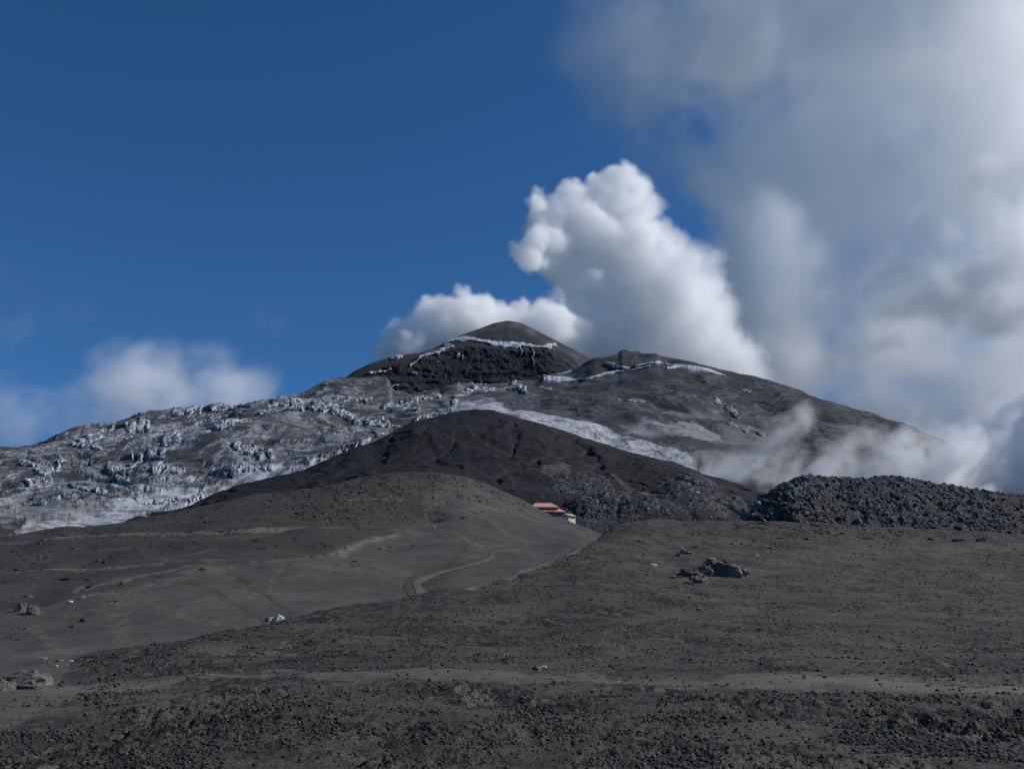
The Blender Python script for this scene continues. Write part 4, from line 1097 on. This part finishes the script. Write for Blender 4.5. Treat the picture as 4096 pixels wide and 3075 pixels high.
def hip(bm, x0, x1, y0, y1, z0, z1, inset, th=.25):
    """hipped roof with a fascia edge"""
    a = [bm.verts.new(p) for p in ((x0, y0, z0), (x1, y0, z0), (x1, y1, z0), (x0, y1, z0))]
    b = [bm.verts.new(p) for p in ((x0, y0, z0 + th), (x1, y0, z0 + th), (x1, y1, z0 + th), (x0, y1, z0 + th))]
    ym = (y0 + y1) / 2
    r0 = bm.verts.new((x0 + inset, ym, z1)); r1_ = bm.verts.new((x1 - inset, ym, z1))
    bm.faces.new(a[::-1])
    for i in range(4): bm.faces.new((a[i], a[(i + 1) % 4], b[(i + 1) % 4], b[i]))
    bm.faces.new((b[0], b[1], r1_, r0)); bm.faces.new((b[2], b[3], r0, r1_))
    bm.faces.new((b[1], b[2], r1_)); bm.faces.new((b[3], b[0], r0))


def thing(name, label, cat, loc, rz):
    e = bpy.data.objects.new(name, None); COL.objects.link(e)
    e.location = loc; e.rotation_euler = (0, 0, rz); e['label'] = label; e['category'] = cat
    e.empty_display_size = 2
    return e


def window(parent, x0, x1, y, z0, z1, axis='x'):
    bm = bmesh.new()
    if axis == 'x': box(bm, x0, x1, y - .06, y + .1, z0, z1)
    else: box(bm, y - .1, y + .06, x0, x1, z0, z1)
    f = mobj('window', bm, M_glass, parent)
    bm = bmesh.new(); t = .1
    if axis == 'x':
        box(bm, x0 - t, x0, y - .1, y + .1, z0 - t, z1 + t); box(bm, x1, x1 + t, y - .1, y + .1, z0 - t, z1 + t)
        box(bm, x0, x1, y - .1, y + .1, z1, z1 + t); box(bm, x0, x1, y - .1, y + .1, z0 - t, z0)
    else:
        box(bm, y - .1, y + .1, x0 - t, x0, z0 - t, z1 + t); box(bm, y - .1, y + .1, x1, x1 + t, z0 - t, z1 + t)
        box(bm, y - .1, y + .1, x0, x1, z1, z1 + t); box(bm, y - .1, y + .1, x0, x1, z0 - t, z0)
    mobj('window_frame', bm, M_wall, f)
    return f


# main refuge: local x across the picture, y away; metres per photo pixel at this depth
DR = 800.
ox, oy, oz = P(2192., 2058., DR)
mp = math.hypot(math.hypot(ox, oy), oz) / F * 1.0
g = thing('mountain_refuge', 'large two storey refuge with a pinkish red hipped roof half hidden behind the ash hill', 'refuge', (ox, oy, oz), math.radians(4))
def lx(px): return (px - 2192) * mp
def lz(py): return (2058 - py) * mp * 1.02
bm = bmesh.new(); box(bm, lx(2130), lx(2262), 0.6, 12, lz(2110), lz(2046)); mobj('lower_wall', bm, M_stone, g)
bm = bmesh.new(); box(bm, lx(2130), lx(2232), 1.4, 11, lz(2046), lz(2027)); mobj('upper_wall', bm, M_wall, g)
bm = bmesh.new(); hip(bm, lx(2120), lx(2238), .4, 12.2, lz(2029), lz(2006), lx(2210) - lx(2192) + 1.8); mobj('upper_roof', bm, M_roof, g)
bm = bmesh.new(); box(bm, lx(2120), lx(2238), .34, .40, lz(2029.6), lz(2027.6)); mobj('fascia', bm, M_trim, g)
# lower roof apron, stepping out to the right
bm = bmesh.new()
c_ = [(lx(2150), -.4, lz(2044)), (lx(2268), -.4, lz(2047)), (lx(2268), 12.6, lz(2047)), (lx(2150), 12.6, lz(2044)), (lx(2232.5), 5, lz(2026)), (lx(2232.5), 9, lz(2026)), (lx(2150), 1.3, lz(2040)), (lx(2232.5), 1.3, lz(2038))]
v_ = [bm.verts.new(p) for p in c_]
bm.faces.new((v_[0], v_[1], v_[7], v_[6])); bm.faces.new((v_[1], v_[4], v_[7])); bm.faces.new((v_[1], v_[2], v_[5], v_[4])); bm.faces.new((v_[2], v_[3], v_[5]))
ro = mobj('lower_roof', bm, M_roof, g)
sd_ = ro.modifiers.new('thickness', 'SOLIDIFY'); sd_.thickness = .2
bm = bmesh.new(); box(bm, lx(2150), lx(2268), -.48, -.42, lz(2048.5), lz(2046)); mobj('fascia', bm, M_trim, g)
for px in (2145, 2159, 2175, 2192, 2208, 2222):
    window(g, lx(px - 4), lx(px + 4), 1.4, lz(2038), lz(2031))
for px in (2176, 2187, 2197, 2206, 2216, 2226, 2244, 2256):
    window(g, lx(px - 2.6), lx(px + 2.6), .6, lz(2057), lz(2051))
bm = bmesh.new(); box(bm, lx(2200), lx(2280), -6, .5, lz(2110), lz(2063)); mobj('terrace_base', bm, M_stone, g)

ax, ay, az = P(2302., 2083., DR - 20)
g2 = thing('annex_hut', 'small cream walled hut with a red roof just right of the large refuge', 'hut', (ax, ay, az), math.radians(38))
mpx = mp * .97
W, Lh, H = 7.0, 7.4, 3.4      # gable end faces camera-left after rotation
bm = bmesh.new(); box(bm, -6.6, 0, 0, 7.2, -3.2, H); mobj('wall', bm, M_cream, g2)
bm = bmesh.new()
rz_ = H + 2.0
c_ = [(-7.4, -.9, H - .25), (.8, -.9, H - .25), (.8, 8.1, H - .25), (-7.4, 8.1, H - .25), (-7.4, 3.6, rz_), (.8, 3.6, rz_)]
v_ = [bm.verts.new(p) for p in c_]
bm.faces.new((v_[0], v_[1], v_[5], v_[4])); bm.faces.new((v_[2], v_[3], v_[4], v_[5])); bm.faces.new((v_[0], v_[4], v_[3])); bm.faces.new((v_[1], v_[2], v_[5])); bm.faces.new((v_[3], v_[2], v_[1], v_[0]))
mobj('roof', bm, M_roof, g2)
for x in (-5.7, -4.2, -2.7, -1.3): window(g2, x - .4, x + .4, 0, 1.3, 2.5)
bm = bmesh.new(); box(bm, -.05, .08, 2.9, 3.9, -.1, 2.1); dr = mobj('door', bm, M_trim, g2)
bm = bmesh.new(); box(bm, .08, .14, 3.0, 3.12, .95, 1.1); mobj('handle', bm, M_metal, dr)
for yy in (1.4, 5.6): window(g2, yy - .5, yy + .5, 0, 1.2, 2.4, 'y')
bm = bmesh.new(); bmesh.ops.create_cone(bm, segments=6, radius1=.07, radius2=.05, depth=5, cap_ends=True, matrix=Matrix.Translation((-1., 3.6, rz_ + 2))); mobj('antenna', bm, M_metal, g2)

hx = hit('C', 2404, 1990)
g3 = thing('stone_shed', 'small grey roofless block shed on the rubble slope above the huts', 'shed', hx[0] + Vector((0, 0, -.5)), math.radians(-12))
sz_ = hx[1] / F
bm = bmesh.new(); box(bm, -14 * sz_, 14 * sz_, 0, 6, -4, 16 * sz_); mobj('wall', bm, M_concrete, g3)
bm = bmesh.new(); box(bm, -14.5 * sz_, 14.5 * sz_, -.2, 6.2, 16 * sz_, 17 * sz_); mobj('roof', bm, M_stone, g3)
bm = bmesh.new(); box(bm, -9 * sz_, -5 * sz_, -.05, .1, 2 * sz_, 11 * sz_); mobj('door', bm, M_glass, g3)


# ------------------------------------------------------------------ smoke and cloud volumes
def vmat(name, col, dens, an=.25):
    m = bpy.data.materials.new(name); m.use_nodes = True; t = m.node_tree; t.nodes.clear()
    o = t.nodes.new('ShaderNodeOutputMaterial'); p = t.nodes.new('ShaderNodeVolumePrincipled')
    p.inputs['Color'].default_value = (*col, 1); p.inputs['Density'].default_value = dens; p.inputs['Anisotropy'].default_value = an
    t.links.new(p.outputs[0], o.inputs['Volume']); return m


def volume(name, mn, mx, dens, mat, label):
    """a true volume grid: density values from numpy, read voxel by voxel by a Volume Cube node"""
    nz, ny, nx = dens.shape
    me = bpy.data.meshes.new(name + '_voxels'); Nn = nx * ny * nz
    me.vertices.add(Nn)
    me.vertices.foreach_set('co', np.zeros(Nn * 3, np.float32))
    a = me.attributes.new('smoke_density', 'FLOAT', 'POINT'); a.data.foreach_set('value', dens.astype(np.float32).ravel())
    src = bpy.data.objects.new(name + '_voxels', me)          # never linked to the scene: only carries the numbers
    o = bpy.data.objects.new(name, bpy.data.volumes.new(name)); COL.objects.link(o)
    ng = bpy.data.node_groups.new(name, 'GeometryNodeTree')
    ng.interface.new_socket('Geometry', in_out='INPUT', socket_type='NodeSocketGeometry')
    ng.interface.new_socket('Geometry', in_out='OUTPUT', socket_type='NodeSocketGeometry')
    n = ng.nodes; L = ng.links
    n.new('NodeGroupInput'); go = n.new('NodeGroupOutput')
    ob = n.new('GeometryNodeObjectInfo'); ob.inputs['Object'].default_value = src
    vc = n.new('GeometryNodeVolumeCube')
    vc.inputs['Min'].default_value = mn; vc.inputs['Max'].default_value = mx
    for k, v in zip('XYZ', (nx, ny, nz)): vc.inputs['Resolution ' + k].default_value = v
    pos = n.new('GeometryNodeInputPosition')
    sub = n.new('ShaderNodeVectorMath'); sub.operation = 'SUBTRACT'; L.new(pos.outputs[0], sub.inputs[0]); sub.inputs[1].default_value = mn
    mu = n.new('ShaderNodeVectorMath'); mu.operation = 'MULTIPLY'; L.new(sub.outputs[0], mu.inputs[0])
    mu.inputs[1].default_value = [(r - 1) / (b - a_) for r, a_, b in zip((nx, ny, nz), mn, mx)]
    sp = n.new('ShaderNodeSeparateXYZ'); L.new(mu.outputs[0], sp.inputs[0])

    def ti(s):
        f = n.new('FunctionNodeFloatToInt'); f.rounding_mode = 'ROUND'; L.new(s, f.inputs[0]); return f.outputs[0]

    def im(op, a_, b):
        f = n.new('FunctionNodeIntegerMath'); f.operation = op
        for i, v in enumerate((a_, b)):
            if isinstance(v, int): f.inputs[i].default_value = v
            else: L.new(v, f.inputs[i])
        return f.outputs[0]
    ix, iy, iz = [ti(sp.outputs[i]) for i in range(3)]
    idx = im('ADD', ix, im('MULTIPLY', nx, im('ADD', iy, im('MULTIPLY', ny, iz))))
    si = n.new('GeometryNodeSampleIndex'); si.data_type = 'FLOAT'; si.domain = 'POINT'
    na = n.new('GeometryNodeInputNamedAttribute'); na.data_type = 'FLOAT'; na.inputs['Name'].default_value = 'smoke_density'
    L.new(ob.outputs['Geometry'], si.inputs['Geometry']); L.new(na.outputs['Attribute'], si.inputs['Value']); L.new(idx, si.inputs['Index'])
    L.new(si.outputs['Value'], vc.inputs['Density'])
    sm = n.new('GeometryNodeSetMaterial'); sm.inputs['Material'].default_value = mat
    L.new(vc.outputs[0], sm.inputs[0]); L.new(sm.outputs[0], go.inputs[0])
    m = o.modifiers.new('volume', 'NODES'); m.node_group = ng
    o.data.materials.append(mat)
    o['kind'] = 'stuff'; o['label'] = label
    return o


def blobgrid(blobs, voxel, pad=60, squash=1.0):
    pts = []
    for x, y, r, D in blobs:
        p = P(x, y, D); pts.append((*p, r * D / F * 1.05))
    pts = np.array(pts)
    mn = (pts[:, :3] - pts[:, 3:] - pad).min(0); mx = (pts[:, :3] + pts[:, 3:] + pad).max(0)
    res = [max(4, int(math.ceil((b - a) / voxel))) for a, b in zip(mn, mx)]
    ax_ = [np.linspace(mn[i], mx[i], res[i], dtype=np.float32) for i in range(3)]
    zz, yy, xx = np.meshgrid(ax_[2], ax_[1], ax_[0], indexing='ij')
    print('grid', res, int(np.prod(res)))
    return pts, mn, mx, xx, yy, zz


def sdf_blobs(pts, xx, yy, zz, k):
    acc = np.zeros(xx.shape, np.float32)
    for x, y, z, r in pts:
        q = np.sqrt((xx - x) ** 2 + (yy - y) ** 2 + (zz - z) ** 2) - r
        acc += np.exp(np.clip(-q / k, -60, 60))
    return -k * np.log(acc + 1e-26)


tup = lambda a: tuple(map(float, a))
VQ = 1.0
# --- the eruption plume
rb = np.random.default_rng(5)
bl = [(1530, 1430, 45), (1560, 1395, 50), (1600, 1340, 62), (1640, 1310, 45), (1640, 1390, 80), (1720, 1270, 72), (1760, 1330, 100), (1790, 1235, 48), (1860, 1200, 48), (1830, 1280, 90), (1930, 1240, 62), (1950, 1215, 34), (1900, 1300, 90), (1990, 1240, 28),
      (2070, 1245, 42), (2020, 1300, 70), (2110, 1290, 70), (2170, 1250, 55), (2230, 1240, 60), (2210, 1310, 90), (2330, 1250, 95), (2230, 1190, 45), (2290, 1150, 70), (2350, 1120, 90), (2260, 1080, 75), (2190, 1040, 65), (2120, 1030, 55), (2060, 1010, 30), (2050, 990, 20),
      (2150, 960, 55), (2170, 890, 70), (2150, 810, 42), (2150, 770, 30), (2230, 850, 75), (2290, 800, 80), (2330, 900, 110), (2400, 780, 85), (2480, 730, 62), (2510, 690, 34), (2560, 760, 60), (2590, 840, 65), (2480, 860, 110), (2420, 1000, 120), (2560, 960, 110), (2650, 930, 55),
      (2680, 1000, 90), (2580, 1090, 130), (2760, 1060, 95), (2840, 1050, 60), (2830, 1150, 85), (2700, 1170, 140), (2520, 1230, 150), (2880, 1250, 75), (2800, 1290, 130), (2900, 1380, 90), (2640, 1340, 170), (2440, 1370, 150), (2300, 1370, 110), (2800, 1450, 150), (2560, 1460, 150), (2960, 1450, 100), (2980, 1540, 110), (2200, 1400, 80), (2100, 1380, 60)]
bl += [(2210, 960, 60), (2290, 985, 80), (2240, 1010, 60), (2085, 1005, 36)]
bl = [(x, y, r * 1.07, 3860 + min(1, max(0, (x - 1950) / 400)) * 330 + rb.uniform(-60, 60)) for x, y, r in bl]
pts, mn, mx, xx, yy, zz = blobgrid(bl, 6.0 / VQ, 40)
sd = sdf_blobs(pts, xx, yy, zz, 11.)
n1 = fbm(xx / 120, yy / 120, zz / 120, 6, .58)
n2 = 0; a_ = 1.; s_ = 1 / 75.
for i in range(4):
    n2 = n2 + a_ * np.abs(noise(xx * s_ + 7, yy * s_ + 3 * i, zz * s_)); s_ *= 2.1; a_ *= .52
sd = sd - n2 * 30 + 10 - n1 * 15
qx, qy = to_px(xx, yy, zz)
soft = ss(2400, 2820, qx + .3 * (qy - 1000))
n4 = fbm(xx / 32, yy / 32, zz / 32, 3, .6)
sd = sd - n4 * (4 + 9 * soft)
dn = np.clip(-(sd - 8 * soft) / (22. + 90 * soft), 0, 1) ** 1.2
# thinner, torn part on the upper right side of the column
qx, qy = to_px(xx, yy, zz)
thin = np.exp(-((qx - 2680) / 120) ** 2 - ((qy - 960) / 110) ** 2)
dn *= 1 - .6 * thin * ss(-.1, .4, n1 + .1)
dn *= .5 + .5 * ss(1560, 1300, qy)
volume('eruption_plume', tup(mn), tup(mx), dn, vmat("plume_smoke", (1, 1, 1), .026, -.15), 'dense white eruption plume billowing up behind the volcano summit')
print('plume', time.time() - T0)

# --- the wide grey cloud bank on the right
bk = [(2380, 60, 260), (2480, 300, 250), (2560, 60, 240), (2620, 250, 220), (2640, 700, 170), (2960, 950, 150), (2980, 1150, 170), (3000, 1350, 200), (3050, 1650, 230), (3300, 1850, 250), (2380, -100, 230), (2450, 200, 190), (2560, 480, 170), (2900, 100, 420), (3300, 200, 500), (3900, 200, 600), (2800, 720, 190), (3150, 700, 360), (3500, 700, 450), (4000, 750, 500), (3080, 1000, 200), (3060, 1250, 190), (3000, 1450, 190), (3250, 1150, 300), (3650, 1150, 400), (4100, 1200, 450),
      (2900, 1560, 170), (3120, 1560, 220), (3250, 1450, 280), (3600, 1500, 340), (4050, 1600, 380), (3400, 1750, 260), (3750, 1900, 300), (4200, 1950, 340), (2600, -400, 300), (3200, -350, 420), (3900, -400, 500)]
bk = [(x, y, r, 6400 + rb.uniform(-250, 250) + (350 if r > 350 else 0)) for x, y, r in bk]
pts, mn, mx, xx, yy, zz = blobgrid(bk, 30.0 / VQ, 150)
mx[2] = min(mx[2], 99999)
sd = sdf_blobs(pts, xx, yy, zz, 90.)
n1 = fbm(xx / 700, yy / 700, zz / 700, 6, .55)
n3 = fbm(xx / 300 + 9, yy / 300, zz / 300, 5, .55)
qx, qy = to_px(xx, yy, zz)
sd = sd - n1 * 200 - n3 * 90 - 200 * np.exp(-((qx - 2990) / 200) ** 2 - ((qy - 1330) / 360) ** 2) - 170 * np.exp(-((qx - 2640) / 190) ** 2 - ((qy - 560) / 240) ** 2) - 150 * np.exp(-((qx - 2520) / 230) ** 2 - ((qy - 180) / 260) ** 2) - 160 * np.exp(-((qx - 3000) / 300) ** 2 - ((qy - 850) / 200) ** 2)
dn = np.clip(-sd / 560., 0, 1) ** 1.3
dn *= .32 + .68 * ss(-.55, .5, n1 + .6 * n3)
dn *= .20 + .80 * ss(2300, 2950, qx + .12 * (qy - 400))
dn *= 1 + 2.0 * np.exp(-((qx - 3000) / 260) ** 2 - ((qy - 1250) / 420) ** 2) + .8 * ss(1000, 1500, qy)
volume('cloud_bank', tup(mn), tup(mx), dn, vmat("cloud", (1, 1, 1), .0055, -.15), 'wide grey white cloud bank filling the sky at the right')
print('bank', time.time() - T0)

# --- brighter cumulus heads inside/in front of the bank
ch_ = [(3420, 1230, 70), (3520, 1130, 80), (3480, 1280, 110), (3600, 1250, 120), (3650, 1080, 110), (3560, 1380, 90), (3760, 1200, 140), (3780, 960, 120), (3700, 880, 80), (3900, 1080, 170), (4050, 900, 180), (4000, 1250, 150), (4150, 1100, 200), (3950, 700, 120), (4150, 650, 150), (3580, 980, 50)]
ch_ = [(x, y, r * .9, 5400 + rb.uniform(-80, 80)) for x, y, r in ch_]
pts, mn, mx, xx, yy, zz = blobgrid(ch_, 14.0 / VQ, 70)
sd = sdf_blobs(pts, xx, yy, zz, 30.)
n1 = fbm(xx / 260, yy / 260, zz / 260, 6, .58)
n2 = 0; a_ = 1.; s_ = 1 / 150.
for i in range(4):
    n2 = n2 + a_ * np.abs(noise(xx * s_ + 17, yy * s_ + 3 * i, zz * s_)); s_ *= 2.1; a_ *= .52
sd = sd - n2 * 60 + 30 - n1 * 60
dn = np.clip(-sd / 120., 0, 1) ** 1.2 * ss(-.5, .5, n1 + .2)
volume('cumulus_cloud', tup(mn), tup(mx), dn, vmat("cumulus", (1, 1, 1), .011, -.15), 'brighter billowing cloud heads in the middle right of the cloud bank')

# --- mist curling over the right flank
ms = [(3180, 1775, 18), (3205, 1735, 15), (3230, 1695, 13), (3255, 1660, 11), (3275, 1632, 9), (3100, 1800, 50), (3040, 1800, 34), (3480, 1860, 40), (3560, 1810, 44), (3640, 1770, 50), (3720, 1740, 60), (2700, 1890, 14), (2760, 1915, 26), (2960, 1930, 90), (3100, 1930, 110), (3250, 1940, 110), (3500, 1930, 120), (2840, 1905, 45), (2920, 1890, 60), (2990, 1860, 70), (3060, 1890, 80), (3070, 1820, 55), (3130, 1780, 40), (3150, 1830, 40), (3150, 1880, 90), (3250, 1900, 80), (3300, 1960, 90), (3380, 1900, 50), (3370, 1860, 28), (3460, 1910, 70),
      (3560, 1870, 70), (3640, 1830, 80), (3700, 1790, 50), (3740, 1870, 120), (3860, 1860, 150), (3980, 1850, 180), (4120, 1850, 220), (4300, 1850, 260), (3500, 1980, 90), (3000, 1950, 70), (3150, 1980, 80), (2900, 1935, 35), (3750, 1980, 170), (3900, 2010, 170), (4050, 2020, 200), (4250, 2040, 220), (4050, 1700, 110), (4350, 1650, 200), (4200, 1620, 120), (4500, 1700, 250), (4300,1500,120)]
ms = [(x, y, r, (1850 if x < 3900 else 2000) + rb.uniform(-30, 30)) for x, y, r in ms]
pts, mn, mx, xx, yy, zz = blobgrid(ms, 6.5 / VQ, 40)
sd = sdf_blobs(pts, xx, yy, zz, 16.)
wq = fbm(xx / 110, yy / 110, zz / 110, 3) * 45
sh = xx - .45 * zz + wq          # shear: wisps lean up to the right
n1 = fbm(sh / 85, (yy + wq) / 90, (zz + .8 * wq) / 105, 6, .6)
n3 = fbm(sh / 30, yy / 40, (zz + wq) / 42 + 9, 4, .6)
sd = sd - n1 * 36 - n3 * 13 + 3
qx, qy = to_px(xx, yy, zz)
dn = np.clip(-sd / 60., 0, 1) * ss(-.55 - .6 * ss(3500, 3900, qx), .45, n1 + n3 * .4) * (1 + 1.2 * ss(3500, 3950, qx))
volume('mist', tup(mn), tup(mx), dn, vmat('mist', (.995, .995, .997), .023, .0), 'torn white mist drifting over the lower right flank of the volcano')

# --- low cloud behind the glacier on the left, and thin shreds
lc = [(240, 1760, 130), (330, 1680, 140), (430, 1600, 150), (560, 1550, 160), (700, 1550, 160), (640, 1480, 110), (820, 1540, 140), (930, 1560, 110), (1000, 1590, 80), (520, 1480, 90), (160, 1800, 130), (760, 1480, 90), (1040, 1590, 60), (60, 1790, 110), (10, 1590, 50), (-60, 1570, 80), (700, 1660, 180), (900, 1660, 150)]
lc = [(x, y, r, 5200 + rb.uniform(-80, 80)) for x, y, r in lc]
pts, mn, mx, xx, yy, zz = blobgrid(lc, 16. / VQ, 60)
sd = sdf_blobs(pts, xx, yy, zz, 50.)
sh = xx - .2 * zz
n1 = fbm(sh / 230, yy / 230, zz / 210, 6, .55)
sd = sd - n1 * 75 - 20
dn = np.clip(-sd / 330., 0, 1) ** 1.2 * ss(-.9, .6, n1)
volume('low_cloud', tup(mn), tup(mx), dn, vmat('low_cloud', (.99, .99, .995), .0072, .0), 'soft pale cloud rising behind the glacier at the left')
sw = [(60, 1130, 70), (0, 1250, 110), (-80, 1150, 120), (200, 1230, 70), (310, 1240, 40), (60, 1330, 50), (1060, 1270, 45), (1120, 1300, 40)]
sw = [(x, y, r, 5600) for x, y, r in sw]
pts, mn, mx, xx, yy, zz = blobgrid(sw, 22. / VQ, 80)
sd = sdf_blobs(pts, xx, yy, zz, 60.)
n1 = fbm(xx / 200, yy / 200, zz / 200, 5, .58)
dn = np.clip(-(sd - n1 * 110) / 220., 0, 1) * ss(-.5, .6, n1)
volume('cloud_shreds', tup(mn), tup(mx), dn, vmat('shreds', (.95, .95, .97), .0011, .0), 'faint cloud shreds in the blue sky at the left edge')

# --- fine dust blowing off the summit
du = [(1990, 1300, 28), (2060, 1296, 26), (2130, 1330, 30), (2190, 1370, 36), (2240, 1400, 42), (2300, 1430, 46), (2200, 1420, 40), (2280, 1460, 36), (1880, 1335, 24), (1790, 1375, 22), (2350, 1450, 30), (1930, 1318, 20)]
du = [(x, y, r, 3560 - (max(0, y - 1350)) * 1.0) for x, y, r in du]
pts, mn, mx, xx, yy, zz = blobgrid(du, 6. / VQ, 20)
sd = sdf_blobs(pts, xx, yy, zz, 14.)
n1 = fbm(xx / 60 + zz / 60, yy / 60, zz / 60, 5, .6)
dn = np.clip(-(sd - n1 * 16) / 40., 0, 1) * ss(-.5, .5, n1)
volume('summit_dust', tup(mn), tup(mx), dn, vmat('dust', (.93, .92, .91), .006, .2), 'thin dust blowing down the right side of the summit')
print('clouds', time.time() - T0)

c = SC.cycles
c.use_denoising = True
c.volume_bounces = 20
c.max_bounces = 20
c.diffuse_bounces = 2
c.glossy_bounces = 1
c.volume_step_rate = 1.0
c.volume_max_steps = 256
c.use_adaptive_sampling = True
c.adaptive_threshold = .03
print('done', time.time() - T0)
